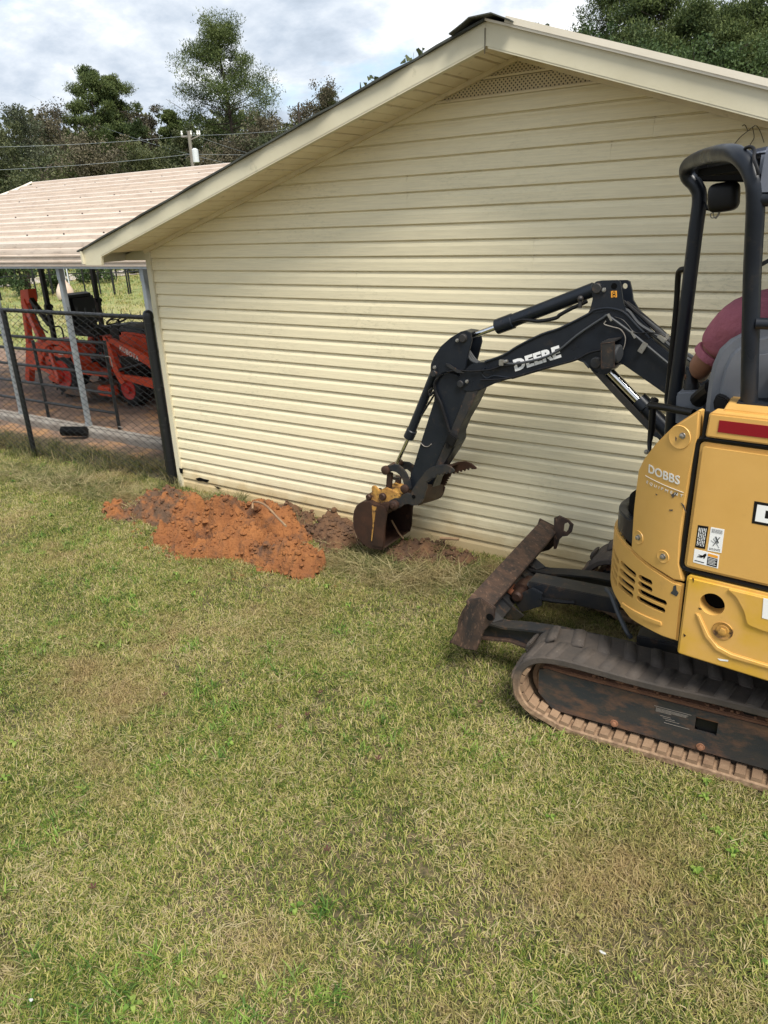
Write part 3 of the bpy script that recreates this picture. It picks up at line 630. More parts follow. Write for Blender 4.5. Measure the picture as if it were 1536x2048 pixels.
# ---------------- upper body: plan curve of the rear and left side
def plan_curve():
    P=[]; a=R(4.2); x,y=.75,2.95-(.48+.75)*math.tan(a); hd=PI-a
    s=0; st=.01; L1=(.75+.46)/math.cos(a)
    rad=.50
    pts=[(0,x,y,hd)]
    while s<2.9:
        if s>L1 and hd>PI/2: hd-=st/rad
        x+=math.cos(hd)*st; y+=math.sin(hd)*st; s+=st; pts.append((s,x,y,hd))
    return np.array(pts)
PC=plan_curve()
def pc(s):
    i=min(max(s/.01,0),len(PC)-1.001); k=int(i); f=i-k; q=PC[k]*(1-f)+PC[k+1]*f
    return V(q[1],q[2],0),V(math.sin(q[3]),-math.cos(q[3]),0)*1   # point, outward normal (left of travel direction negated below)
def outward(s):
    p,n=pc(s); return V(-math.sin(PC[int(s/.01)][3]),math.cos(PC[int(s/.01)][3]),0)
def sz(px,py,d=0):
    """pixel -> (arc length, height) on the body skin offset outwards by d"""
    r=ray(px,py); best=None
    for i in range(len(PC)-1):
        s,x,y,h=PC[i]; s2,x2,y2,h2=PC[i+1]
        ox,oy=-math.sin(h),math.cos(h)
        X,Y=x+ox*d,y+oy*d; X2,Y2=x2-math.sin(h2)*d,y2+math.cos(h2)*d
        c1=X*r[1]-Y*r[0]; c2=X2*r[1]-Y2*r[0]
        if c1*c2<=0 and c1!=c2:
            f=c1/(c1-c2); xx,yy=X+(X2-X)*f,Y+(Y2-Y)*f; t=(xx*r[0]+yy*r[1])/(r[0]**2+r[1]**2)
            if t>0 and (best is None or t<best[0]): best=(t,s+.01*f,H+t*r[2])
    if best is None:
        k=min(range(len(PC)),key=lambda i:PC[i][1]/PC[i][2]); t=(PC[k][1]*r[0]+PC[k][2]*r[1])/(r[0]**2+r[1]**2); best=(t,PC[k][0],H+t*r[2])
    return (best[1],best[2])
# is the normal pointing at the viewer?
if outward(.3).y>0: 
    _o=outward
    OS=-1
else: OS=1
def surf(s,z,d):
    p,_=pc(s); o=outward(s)*OS; return V(p.x+o.x*d,p.y+o.y*d,z)
if OS<0:
    def sz(px,py,d=0,_f=sz): return _f(px,py,-d)
def flat_poly(pts,t0,t1,bev=0,seg=3):
    """bmesh of a plate in (s,z) with depth t0..t1; the outer edge at t1 is rounded"""
    bm=bmesh.new(); n=len(pts)
    a=[bm.verts.new((p[0],p[1],t0)) for p in pts]; b=[bm.verts.new((p[0],p[1],t1)) for p in pts]
    bm.faces.new(a); top=bm.faces.new(b)
    for i in range(n): bm.faces.new((a[i],a[(i+1)%n],b[(i+1)%n],b[i]))
    bmesh.ops.recalc_face_normals(bm,faces=bm.faces)
    if bev:
        ed=[e for e in bm.edges if all(abs(v.co.z-t1)<1e-6 for v in e.verts)]
        bmesh.ops.bevel(bm,geom=ed,offset=bev,segments=seg,affect='EDGES',clamp_overlap=True)
    return bm
def bool_cut(bm,cutters):
    me=bpy.data.meshes.new('a'); bm.to_mesh(me); bm.free(); o=bpy.data.objects.new('a',me); COL.objects.link(o); junk=[]
    cm=MB()
    for c in cutters: cm.v_off=len(cm.v); cm.add([tuple(v) for v in c[0]],c[1])
    m2=bpy.data.meshes.new('b'); m2.from_pydata(cm.v,[],cm.f); b2=bmesh.new(); b2.from_mesh(m2); bmesh.ops.recalc_face_normals(b2,faces=b2.faces); b2.to_mesh(m2); b2.free()
    o2=bpy.data.objects.new('b',m2); COL.objects.link(o2); mod=o.modifiers.new('m','BOOLEAN'); mod.object=o2; mod.operation='DIFFERENCE'; mod.solver='EXACT'
    bpy.context.view_layer.update(); out=bpy.data.meshes.new_from_object(o.evaluated_get(bpy.context.evaluated_depsgraph_get()))
    bpy.data.objects.remove(o); bpy.data.objects.remove(o2)
    bm=bmesh.new(); bm.from_mesh(out); return bm
def slot(p,q,r,t0=-.1,t1=.1,n=8):
    p,q=np.array(p),np.array(q); d=q-p; L=np.linalg.norm(d); a0=math.atan2(d[1],d[0]) if L>0 else 0; pts=[]
    for k in range(n+1): a=a0+PI/2+PI*k/n; pts.append(p+r*np.array([math.cos(a),math.sin(a)]))
    for k in range(n+1): a=a0-PI/2+PI*k/n; pts.append(q+r*np.array([math.cos(a),math.sin(a)]))
    m=len(pts); vs=[(x,y,t0) for x,y in pts]+[(x,y,t1) for x,y in pts]
    return vs,[tuple(range(m)),tuple(range(2*m-1,m-1,-1))]+[(i,i+m,(i+1)%m+m,(i+1)%m) for i in range(m)]
def bend(bm,step=.025,tri=True):
    xs=[v.co.x for v in bm.verts]; x=math.floor(min(xs)/step)*step+step
    while x<max(xs):
        if x>1.0: bmesh.ops.bisect_plane(bm,geom=list(bm.verts)+list(bm.edges)+list(bm.faces),plane_co=(x,0,0),plane_no=(1,0,0),dist=1e-6)
        x+=step
    for v in bm.verts: v.co=surf(v.co.x,v.co.y,v.co.z)
    bmesh.ops.recalc_face_normals(bm,faces=bm.faces)
def round_poly(pts,r,n=5):
    out=[]; pts=[np.array(p,float) for p in pts]; m=len(pts)
    for i in range(m):
        rr=r[i] if isinstance(r,(list,tuple)) else r
        a,b,c=pts[i-1],pts[i],pts[(i+1)%m]; u=(a-b);v=(c-b);lu,lv=np.linalg.norm(u),np.linalg.norm(v); k=min(rr,lu*.45,lv*.45)
        if k<1e-4: out.append(b); continue
        p,q=b+u/lu*k,b+v/lv*k
        for j in range(n+1): t=j/n; out.append((1-t)**2*p+2*t*(1-t)*b+t*t*q)
    return out
def panel(name,pts,t0,t1,mt,parent,bev=.012,cut=None,seg=3,sharp=35):
    bm=flat_poly(pts,t0,t1,bev,seg)
    if cut: bm=bool_cut(bm,cut)
    bend(bm); me=bpy.data.meshes.new(name); bm.to_mesh(me); bm.free(); return mk(name,me,mt,parent,sharp=sharp)
sR=.05
def sx(px,py): return sz(px,py)
# engine door
dA=sz(1404,882); dB=sz(1372,1131)
zt,zb=1.60,1.065
p1_=sz(1404,882); p2_=sz(1370,1131); e1=sz(1530,897); e2=sz(1530,1168)
zt=(p1_[1]+e1[1])/2; zb=(p2_[1]+e2[1])/2
print('door z',p1_,e1,p2_,e2)
door_pts=[(sR,zt),(sR,zb),(p2_[0],zb),(p1_[0],zt)]
door=panel('engine_door',round_poly(door_pts,.022),-.02,.026,'yellow',ex,bev=.016,seg=4)
# black rubber seal running round the door
def seal(name,pts,r,d,mt='black'):
    m=MB(); m.tube([surf(s,z,d) for s,z in pts],r,8); return mk(name,m,mt,ex)
g=.012
lp=round_poly([(sR,zt+g),(p1_[0]+g,zt+g),(p2_[0]+g,zb-g),(sR,zb-g)],.03,8)
lp=[p for p in lp]
dense=[]
for i in range(len(lp)-1):
    a,b=lp[i],lp[i+1]; n=max(1,int(np.linalg.norm(b-a)/.03)); dense+= [a+(b-a)*k/n for k in range(n)]
dense.append(lp[-1]); seal('door_seal',dense,.0115,.006)
# backing skin behind the gaps
back=panel('engine_bay_wall',[(0,1.64),(0,.68),(1.30,.68),(1.95,.80),(1.95,1.08),(1.45,1.35),(1.30,1.6),(1.22,1.64)],-.10,-.035,'black_matte',ex,bev=0)
# top rail with red reflector
q1=sz(1424,822); q2=sz(1415,872); r1=sz(1530,834); r2=sz(1530,888)
print('rail',q1,q2,r1,r2)
zr1=(q1[1]+r1[1])/2; zr2=max(zt+.024,(q2[1]+r2[1])/2)
rail=panel('hood_rail',round_poly([(sR,zr1),(sR,zr2),(q2[0],zr2),(q1[0],zr1)],.01),-.05,.03,'yellow',ex,bev=.016,seg=4)
a=sz(1444,834); b=sz(1440,860)
panel('red_reflector',[(sR+.02,a[1]-.005),(sR+.02,b[1]-.0),(b[0],b[1]),(a[0],a[1]-.005)],.028,.0325,'reflector',rail,bev=0)
seal('rail_seal',[(q1[0]+.014,zr1-.002),(q1[0]+.013,zr2),(q2[0]+.010,zr2-.01)],.010,.01)
# corner panel with the dealer's lettering
cp=[(1405,821),(1400,819),(1351,852),(1318,886),(1294,918),(1285,937),(1280,975),(1275,1019),(1270,1096),(1288,1114),(1309,1130),(1330,1143),(1352,1157),(1371,1160),(1364,1125),(1366,1080),(1374,1019),(1386,945),(1397,893),(1402,866)]
cp=[sz(x,y) for x,y in cp]
cuts=[]
bolts=[(1366,872,.047),(1286,1073,.030),(1333,1110,.028)]
cutp=[]
corner=panel('corner_panel',cp,-.02,.022,'yellow',ex,bev=.012,seg=3)
for (x,y,rr) in bolts:
    s,z=sz(x,y); p=surf(s,z,.0225); nrm=(surf(s,z,1)-surf(s,z,0))
    m=MB(); m.lathe(p,nrm,[(-.002,rr),(.0022,rr),(.0018,rr*.8),(-.0,rr*.5)],28); 
    ring=MB(); ring.lathe(p,nrm,[(-.001,rr),(.003,rr*.96),(.0015,rr*.74),(.0008,rr*.45),(.0006,.001)],32); rc_=mk('bolt_dish',ring,'yellow',corner,sharp=60)
    s2,z2=sz(x+(6 if rr>.04 else 0),y-(3 if rr>.04 else 0)); disc_bolt('panel_bolt',surf(s2,z2,.024),nrm,.0085,.012,'bolt',corner)
def text_surf(name,body,bl,br,tl,d,th,mt,parent,bold=0,space=1.0):
    bm=text_mesh(body,bold,space); bl,br,tl=[np.array(q) for q in (bl,br,tl)]
    bmesh.ops.triangulate(bm,faces=bm.faces)
    for v in bm.verts:
        q=bl+(br-bl)*v.co.x+(tl-bl)*v.co.y; v.co=surf(q[0],q[1],d+th*v.co.z)
    me=bpy.data.meshes.new(name); bm.to_mesh(me); bm.free(); return mk(name,me,mt,parent,sharp=0)
dz=.0228
text_surf('dealer_lettering','DOBBS',sz(1297,945,dz),sz(1359,970,dz),sz(1298,928,dz),dz,.0012,'white_worn',corner,bold=.018,space=1.02)
text_surf('dealer_lettering','EQUIPMENT',sz(1293,967,dz),sz(1365,996,dz),sz(1294,961,dz),dz,.0012,'white_worn',corner,space=1.75)
a=sz(1291,951,dz);b=sz(1367,985,dz); m=MB(); k=10
m.tube([surf(a[0]+(b[0]-a[0])*i/k,a[1]+(b[1]-a[1])*i/k-(.008*math.sin(PI*i/k) if i>0 else 0)*0,dz+.0006) for i in range(k+1)],.0013,4); mk('dealer_lettering',m,'white_worn',corner,sharp=0)
# scuffs and chips
def chip(px,parent,d,mt='chip'):
    m=MB(); q=[sz(x,y,d) for x,y in px]; m.prism([surf(s,z,d) for s,z in q],(surf(q[0][0],0,1)-surf(q[0][0],0,0))*.0012); mk('paint_chip',m,mt,parent,sharp=0)
for c in ([(1342,990),(1350,984),(1356,986),(1350,991),(1346,996)],[(1362,1005),(1368,1010),(1373,1026),(1369,1020)],[(1338,1019),(1346,1019),(1345,1022),(1339,1021)],[(1311,987),(1315,989),(1313,991)],[(1346,862),(1353,857),(1352,866),(1348,870)],[(1349,870),(1354,876),(1352,884),(1347,880)]): chip(c,corner,dz)
# lower corner: grille with cut slots
gp=[(1250,1077),(1256,1085),(1270,1097),(1288,1115),(1309,1132),(1330,1146),(1352,1160),(1371,1166),(1366,1210),(1359,1279),(1330,1270),(1300,1255),(1268,1236)]
gz_=[sz(x,y) for x,y in gp]
# continue the panel round the corner, out of sight of the seam
s_end=max(q[0] for q in gz_)
gzb=sz(1268,1236); 
top_s=gz_[0]
print('grille',gz_[0],gzb,s_end)
smax=2.1
gpoly=[(smax,top_s[1]-.02),(gz_[0][0],gz_[0][1])]+gz_[1:13]+[(gzb[0]+.12,gzb[1]+.03),(smax,gzb[1]+.10)]
def SL_(a,b,w): return slot(sz(*a),sz(*b),w)
cut=[SL_((1253,1126),(1277,1147),.0125),SL_((1251,1141),(1275,1161),.0125),SL_((1249,1156),(1273,1175),.0125),SL_((1248,1169),(1271,1188),.0125),
     SL_((1289,1153),(1307,1162),.0125),SL_((1288,1166),(1307,1176),.0125),SL_((1288,1181),(1334,1202),.0125),SL_((1285,1195),(1331,1217),.0125)]
grs=[sz(x,y) for x,y in ((1244,1118),(1242,1134),(1241,1148),(1240,1162))]
for i,(s,z) in enumerate(grs): cut.append(slot((s-.012,z-.004),(s+.10,z+.012),.0125)); cut.append(slot((s+.15,z+.012),(s+.32,z+.012),.0125))
grille=panel('grille_panel',gpoly,.006,.022,'yellow',ex,bev=.008,cut=cut,seg=2)
gb=panel('grille_mesh',[(1.30,1.02),(1.30,.72),(2.1,.80),(2.1,1.12)],-.10,-.08,'black_matte',grille,bev=0)
ridge=panel('grille_ridge',round_poly([sz(1252,1212),sz(1330,1248),sz(1329,1240),sz(1254,1203)],.004),.02,.028,'yellow',grille,bev=.003)
chip([(1347,1172),(1352,1170),(1353,1180),(1357,1186),(1353,1193),(1341,1186),(1346,1180)],grille,.0228,'grey_plastic')
# dark plastic filler above the grille on the side
panel('side_filler',[ (sz(1275,1019)[0]-.02,sz(1275,1019)[1]),sz(1272,1094),(sz(1252,1076)[0],sz(1252,1076)[1]+.0),(smax,top_s[1]+.0),(smax,top_s[1]+.06),sz(1264,1040)],-.03,.008,'navy',ex,bev=.006)
# counterweight
c1=sz(1380,1142); c2=sz(1359,1300); c3=sz(1530,1177); c4=sz(1530,1355)
print('cw',c1,c2,c3,c4)
zc=(c1[1]+c3[1])/2-.004; zc=min(zc,zb-.026)
ee=sz(1429,1202); hb=sz(1450,1254)
cwp=round_poly([(sR,zc),(sR,c4[1]-.01),(c2[0]-.0,c2[1]),(c1[0]-.0,zc)],.014)
cw=panel('counterweight',cwp,-.05,.034,'yellow_low',ex,bev=.02,seg=4,cut=[slot(ee,ee,.048,t0=-.2,t1=.2,n=16)])
m=MB(); o=surf(ee[0],ee[1],0); nr=(surf(ee[0],0,1)-surf(ee[0],0,0))
m.lathe(surf(ee[0],ee[1],-.12),nr,[(0,.001),(0,.030),(.05,.030),(.05,.026),(.004,.026),(.004,.001)],24); mk('exhaust_pipe',m,'rust_dark',cw)
m=MB(); m.lathe(surf(ee[0],ee[1],-.14),nr,[(0,.002),(0,.06),(.06,.06),(.06,.052),(.001,.05)],24); mk('exhaust_recess',m,'black_matte',cw)
# moulded step: thicker lower right part
step=[(sR,sz(1530,1262)[1]),(sR,c4[1]+.002),(sz(1385,1293)[0],sz(1385,1293)[1]),sz(1392,1215),sz(1400,1219),sz(1421,1262),sz(1440,1285),sz(1470,1300),sz(1530,1316)]
st2=[sz(1494,1215),sz(1500,1240),sz(1530,1252),(sR,sz(1530,1252)[1]),(sR,sz(1530,1190)[1]),sz(1460,1170),sz(1478,1185)]
panel('counterweight_step',round_poly(st2,.012),.03,.043,'yellow_low',cw,bev=.008,seg=3)
st3=[sz(1396,1219),sz(1405,1221),sz(1424,1262),sz(1442,1284),sz(1468,1298),sz(1530,1317),(sR,sz(1530,1317)[1]),(sR,sz(1530,1326)[1]),sz(1530,1326),sz(1466,1308),sz(1436,1292),sz(1414,1265)]
panel('counterweight_crease',st3,.03,.042,'yellow_low',cw,bev=.005,seg=3)
p=surf(hb[0],hb[1],.0345); m=MB(); m.lathe(p,nr,[(-.001,.040),(.004,.038),(.001,.030),(.0005,.001)],28); d_=mk('bolt_dish',m,'yellow_worn',cw,sharp=60)
disc_bolt('counterweight_bolt',surf(hb[0],hb[1],.036),nr,.0165,.014,'yellow_worn',cw)
for c in ([(1384,1155),(1388,1157),(1387,1165)],[(1367,1267),(1372,1271),(1368,1274)],[(1435,1317),(1457,1320),(1456,1323),(1440,1321)],[(1397,1215),(1405,1218),(1399,1219)]): chip(c,cw,.0345,'rust_dark' if c[0][0]<1400 else 'white')
seal('corner_seam',[(c1[0]+.006,zc+.01),(c1[0]+.006,zc-.02),(c2[0]+.006,c2[1]+.01)],.006,.004)
seal('corner_seam',[(sR,zc+.013),(.7,zc+.013),(c1[0],zc+.013),(c1[0]+.012,zc+.012)],.010,.008)
# logo, stickers on the door
D=.0262
def quad_surf(name,a,b,c,d_,dd,mt,parent,th=.0008):
    return panel(name,[a,b,c,d_],dd,dd+th,mt,parent,bev=0)
la=sz(1509,1002,D); lb=sz(1503,1046,D); s0=la[0]; 
zL1,zL0=la[1],lb[1]
plate=quad_surf('logo_plate',(s0,zL1),(s0-.002,zL0),(s0-.44,zL0),(s0-.44,zL1),D,'black',door)
text_surf('logo_lettering','DEERE',(s0-.012,zL0+.011),(s0-.43,zL0+.011),(s0-.012,zL1-.011),D+.001,.001,'white',door,bold=.06,space=1.05)
def sticker(x0,y0,x1,y1,x2,y2,x3,y3,mt,border=None):
    pts=[sz(x0,y0,D),sz(x1,y1,D),sz(x2,y2,D),sz(x3,y3,D)]; o=quad_surf('warning_label',*pts,D,mt,door); return pts,o
def lines(pts,o,rows,mt,u0=.1,u1=.9,v0=.1,v1=.9,vert=False,frac=.55):
    a,b,c,d=[np.array(p) for p in pts]   # a top-left b top-right c bottom-right d bottom-left
    def q(u,v): return (a+(b-a)*u)*(1-v)+(d+(c-d)*u)*v
    m=MB()
    for i in range(rows):
        t=(i+.5)/rows; w=frac/rows/2
        uu=u0
        while uu<u1:
            L=random.uniform(.10,.28)*(u1-u0); e=min(uu+L,u1)
            if vert:
                c4_=[(u0+(u1-u0)*(t-w),v0+(v1-v0)*(uu-u0)/(u1-u0)),(u0+(u1-u0)*(t+w),v0+(v1-v0)*(uu-u0)/(u1-u0)),(u0+(u1-u0)*(t+w),v0+(v1-v0)*(e-u0)/(u1-u0)),(u0+(u1-u0)*(t-w),v0+(v1-v0)*(e-u0)/(u1-u0))]
            else:
                y0_=v0+(v1-v0)*(t-w); y1_=v0+(v1-v0)*(t+w); c4_=[(uu,y0_),(e,y0_),(e,y1_),(uu,y1_)]
            vs=[]
            for u,v in c4_: s,z=q(u,v); vs.append(surf(s,z,D+.0016))
            m.add(vs,[(0,1,2,3)]); uu=e+.04*(u1-u0)
    return mk('label_print',m,mt,door,sharp=0),q
pts,o=sticker(1396,1050,1417,1053,1410,1098,1390,1094,'black'); lines(pts,o,5,'white',vert=True,frac=.45)
pts,o=sticker(1422,1054,1449,1059,1443,1106,1415,1101,'white'); lines(pts,o,9,'black',v0=.05,v1=.22,frac=.4)
_,q=lines(pts,o,2,'black',v0=.85,v1=.95,frac=.4)
m=MB(); 
for (u,v,u2,v2,w) in ((.35,.75,.75,.35,.06),(.3,.45,.8,.8,.02),(.45,.35,.7,.6,.09),(.15,.55,.4,.62,.02)):
    m.tube([surf(*q(u,v),D+.0016),surf(*q(u2,v2),D+.0016)],w*.03,4)
mk('label_print',m,'grey_plastic',door,sharp=0)
pts,o=sticker(1389,1097,1439,1110,1436,1137,1386,1124,'white')
a,b,c,d=[np.array(p) for p in pts]
def qq(u,v): return (a+(b-a)*u)*(1-v)+(d+(c-d)*u)*v
def qpoly(uv,mt,dd=.0017):
    m=MB(); vs=[surf(*qq(u,v),D+dd) for u,v in uv]; m.add(vs,[tuple(range(len(vs)))]); mk('label_print',m,mt,door,sharp=0)
qpoly([(.55,.33),(.95,.33),(.95,.93),(.55,.93)],'black'); qpoly([(.55,.08),(.95,.08),(.95,.28),(.55,.28)],'label_orange')
qpoly([(.48,.12),(.50,.25),(.42,.55),(.38,.50),(.40,.42),(.28,.55),(.27,.50),(.14,.55),(.14,.5),(.28,.40),(.18,.38),(.18,.34),(.35,.33),(.40,.2)],'black'); qpoly([(.06,.80),(.44,.80),(.44,.86),(.06,.86)],'black')
pts=[np.array(p) for p in pts]
def qln():
    m=MB()
    for i in range(5):
        v=.40+.1*i; m.add([surf(*qq(u,vv),D+.0021) for u,vv in ((.58,v),(.92-.05*(i%2),v),(.92-.05*(i%2),v+.035),(.58,v+.035))],[(0,1,2,3)])
    mk('label_print',m,'white',door,sharp=0)
qln()
# white label on the counterweight at the right edge
p4=[sz(1527,1196,.044),sz(1524,1236,.044)]
panel('inspection_label',[(p4[0][0],p4[0][1]),(p4[1][0],p4[1][1]),(p4[1][0]-.09,p4[1][1]),(p4[0][0]-.09,p4[0][1])],.0435,.0445,'white',cw,bev=0)
# body decks behind the skin, floor, console
UH=V(-.45,.893,0); UL=V(-.893,-.45,0); UC=V(-.14,3.72,0)
def B(f,l,z): return UC+UH*f+UL*l+V(0,0,z)
RB=Matrix(((UH.x,UL.x,0),(UH.y,UL.y,0),(0,0,1)))
m=MB(); cs=[surf(s,0,-.10) for s in np.arange(.02,2.3,.04)]; poly=[V(p.x,p.y,.62) for p in cs]+[V(-.75,4.20,.62),V(.55,4.30,.62),V(.80,3.6,.62)]
m.prism(poly,(0,0,.12)); mk('upper_deck',m,'navy',ex,bevel=.006)
m=MB(); cs=[surf(s,0,-.11) for s in np.arange(.02,1.50,.04)]; poly=[V(p.x,p.y,.74) for p in cs]+[V(-.62,3.28,.74),V(.70,3.32,.74)]
m.prism(poly,(0,0,.84)); mk('engine_housing',m,'black_matte',ex,bevel=.006)
m=MB(); cs=[surf(s,0,-.02) for s in np.arange(.02,1.24,.04)]; poly=[V(p.x,p.y,zr1-.01) for p in cs]+[V(-.48,3.26,zr1-.01),V(.62,3.30,zr1-.01)]
m.prism(poly,(0,0,.018)); mk('hood_top',m,'yellow',ex,bevel=.006)
# ---- canopy
rear=[at(1498,806,Y=3.10),at(1504,560,Y=3.06),at(1511,400,Y=3.02),at(1503,345,Y=3.03),at(1478,312,Y=3.08),at(1450,306,Y=3.2),at(1415,312,Y=3.42),at(1386,324,Y=3.60),at(1374,336,Y=3.66),at(1376,354,Y=3.68),at(1392,372,Y=3.68),at(1399,400,Y=3.68),at(1389,480,Y=3.68),at(1362,700,Y=3.68),at(1347,815,Y=3.68),at(1338,920,Y=3.70)]
m=MB(); m.tube(rear,.031,16,smooth=True,sub=6); mk('canopy_frame',m,'navy',ex,sharp=60)
off=V(.86,.06,0)
m=MB(); m.tube([p+off for p in rear],.031,12,smooth=True,sub=3); mk('canopy_frame',m,'navy',ex,sharp=60)
m=MB(); m.cyl(at(1512,647,Y=3.06),at(1512,647,Y=3.06)+off*1.0,.021,14); mk('canopy_crossbar',m,'navy',ex)
m=MB(); m.cyl(at(1512,398,Y=3.02),at(1512,398,Y=3.02)+off*1.0,.026,14); mk('canopy_crossbar',m,'navy',ex)
m=MB(); m.box((at(1500,800,Y=3.1)+V(.05,.02,-.02)),(.20,.12,.03)); m.box((at(1536,770,Y=3.12)+V(.12,.02,.0)),(.22,.09,.12)); mk('canopy_foot',m,'navy',ex,bevel=.01)
zc1=2.53
cR=[V(-.47,3.03,zc1),V(.46,2.98,zc1),V(.12,3.72,zc1),V(-.80,3.66,zc1)]
m=MB(); ctr=sum(cR,V(0,0,0))/4
ins=[p+(ctr-p)*.03 for p in cR]; m.prism(ins,(0,0,.035)); rf=mk('canopy_roof',m,'roof_plastic',ex,bevel=.02,seg=3)
m=MB(); m.prism([p+(ctr-p)*.01-V(0,0,.03) for p in cR],(0,0,.029)); mk('roof_lining',m,'black_matte',rf)
m=MB(); m.prism([V(-.46,3.0,2.41),V(-.455,2.99,2.55),V(.44,2.95,2.55),V(.44,2.96,2.41)],(0,.05,0)); mk('roof_rear_panel',m,'roof_plastic',rf,bevel=.012)
m=MB(); m.tube([at(1486,303,Y=3.1),at(1492,296,Y=3.05),at(1502,294,Y=3.04),at(1509,301,Y=3.03),at(1508,318,Y=3.0),at(1514,336,Y=2.98),at(1517,350,Y=2.98)],.006,8,smooth=True); mk('roof_cable',m,'rubber_hose',ex)
# mirror with bracket and loose wires
mc=at(1449,391,Y=3.62)
m=MB(); m.ball(V(0,0,0),1,14); f_=lambda a:math.copysign(abs(a)**.5,a); rm_=Matrix.Rotation(R(-5),3,'Y'); m.v=[tuple(mc+V(0,-.01,-.006)+rm_@V(f_(x)*.061,f_(y)*.042,f_(z)*.058)) for x,y,z in m.v]; mi=mk('mirror',m,'black',ex,sharp=80)
m=MB(); m.prism([at(x,y,Y=3.70) for x,y in ((1386,330),(1490,318),(1620,318),(1620,366),(1404,363),(1392,356),(1384,345))],(0,.03,0)); mk('roof_header',m,'black_matte',rf,bevel=.006)
m=MB(); m.tube([at(1410,405,Y=3.66),at(1414,418,Y=3.62),at(1428,421,Y=3.62),at(1446,420,Y=3.62)],.006,8); m.cyl(at(1445,410,Y=3.62),at(1445,424,Y=3.62),.013,10); mk('mirror_bracket',m,'black',mi)
m=MB()
for w in ([(1446,405),(1432,422),(1421,428),(1424,436),(1436,430),(1446,410)],[(1426,424),(1428,434),(1433,436),(1437,424)],[(1440,425),(1436,432),(1430,437)]): m.tube([at(x,y,Y=3.6) for x,y in w],.0022,5,smooth=True)
mk('loose_wire',m,'concrete',mi)
# grab bar on the front post
m=MB(); m.tube([at(1371,538,Y=3.68),at(1360,541,Y=3.7),at(1356,556,Y=3.72),at(1352,620,Y=3.74),at(1338,760,Y=3.76),at(1334,800,Y=3.76),at(1338,816,Y=3.74)],.013,10,smooth=True); mk('grab_bar',m,'black',ex)
# hand rail beside the console
m=MB(); m.tube([at(1388,826,Y=3.40),at(1330,815,Y=3.5),at(1301,810,Y=3.55),at(1297,816,Y=3.55)],.017,10); m.tube([at(1306,812,Y=3.55),at(1303,860,Y=3.55),at(1299,885,Y=3.55),at(1299,906,Y=3.52),at(1310,900,Y=3.5)],[.016,.016,.011,.009,.008],10); mk('safety_bar',m,'black',ex,sharp=50)
m=MB(); m.tube([at(1303,812,Y=3.62),at(1311,800,Y=3.66)],.017,10); mk('safety_lever',m,'black',ex)
disc_bolt('rail_bolt',at(1293,904,Y=3.5),(0,-1,0),.008,.012,'bolt',ex)
# console, joystick
m=MB(); m.prism([at(x,y,Y=3.50) for x,y in ((1352,790),(1356,784),(1388,782),(1408,786),(1412,838),(1395,850),(1350,850))],(0,.14,0)); mk('control_console',m,'seat_grey',ex,bevel=.012,seg=3)
m=MB(); m.tube([at(1384,786,Y=3.56),at(1384,770,Y=3.56),at(1382,756,Y=3.58)],[.040,.034,.022],14); m.tube([at(1382,756,Y=3.58),at(1380,742,Y=3.6)],.02,12); mk('joystick',m,'black',ex)
m=MB(); m.tube([at(1395,800,Y=3.5),at(1412,785,Y=3.45),at(1425,775,Y=3.4)],.035,10,smooth=True); mk('arm_rest',m,'black',ex)
# seat
m=MB(); sp_=[(1420,870),(1424,815),(1430,770),(1438,735),(1452,704),(1474,684),(1504,668),(1560,655),(1620,668),(1648,720),(1655,870)]
m.prism([at(x,y,Y=3.19) for x,y in sp_],UH*.11); mk('seat_back',m,'seat_grey',ex,bevel=.03,seg=4)
m=MB(); m.prism([at(x,y,Y=3.175) for x,y in ((1508,708),(1560,700),(1610,706),(1620,800),(1500,800))],UH*.02); mk('seat_back_pad',m,'seat_grey',ex,bevel=.008)
m=MB(); m.box(V(-.30,3.50,1.42),(.48,.46,.12),rm=Matrix.Rotation(R(27),3,'Z')); mk('seat_cushion',m,'black',ex,bevel=.03,seg=3)
m=MB(); m.box(V(-.32,3.52,1.2),(.4,.4,.34),rm=Matrix.Rotation(R(27),3,'Z')); mk('seat_base',m,'black_matte',ex,bevel=.02)
m=MB(); m.prism([at(x,y,Y=3.12) for x,y in ((1432,790),(1452,797),(1460,812),(1458,824),(1428,822),(1426,805))],(0,.05,0)); mk('seat_latch',m,'black',ex,bevel=.006)
# ---------------- boom, drawn on its own plane beside the wall
YB=4.24; DB=.15
def PY(pts,y): return [at(a,b,Y=y) for a,b in pts]
def plate(name,pts,y,th,mt,parent,bevel=.003): m=MB(); m.prism(PY(pts,y),(0,th,0)); return mk(name,m,mt,parent,bevel=bevel)
z3=lambda u,v:(680+u/2.1333,540+v/2.1333)
z5=lambda u,v:(1120+u/4.8,540+v/4.8)
low=[z3(515,495),z3(530,515),z3(560,520),z3(605,510),z3(640,492),z3(680,478),z3(735,462),z3(860,425),z3(1000,385)]+[z5(150,850),z5(230,880),z5(280,940),z5(325,985),z5(370,990),z5(430,960),z5(600,905),z5(700,975),z5(1050,1220),z5(1180,1330),z5(1330,1440),z5(1500,1460)]
up=[z5(1560,1150),z5(1400,1040),z5(1200,920),z5(1030,790),z5(860,650),z5(750,550),z5(660,450),z5(600,400),z5(540,378),z5(450,365),z5(330,385),z5(260,430),z5(0,560),z3(860,275),z3(760,325),z3(700,362),z3(620,392),z3(560,402),z3(520,430),z3(505,462)]
m=MB(); m.prism(PY(low+up,YB),(0,DB,0)); boom=mk('boom',m,'navy',ex,bevel=.004)
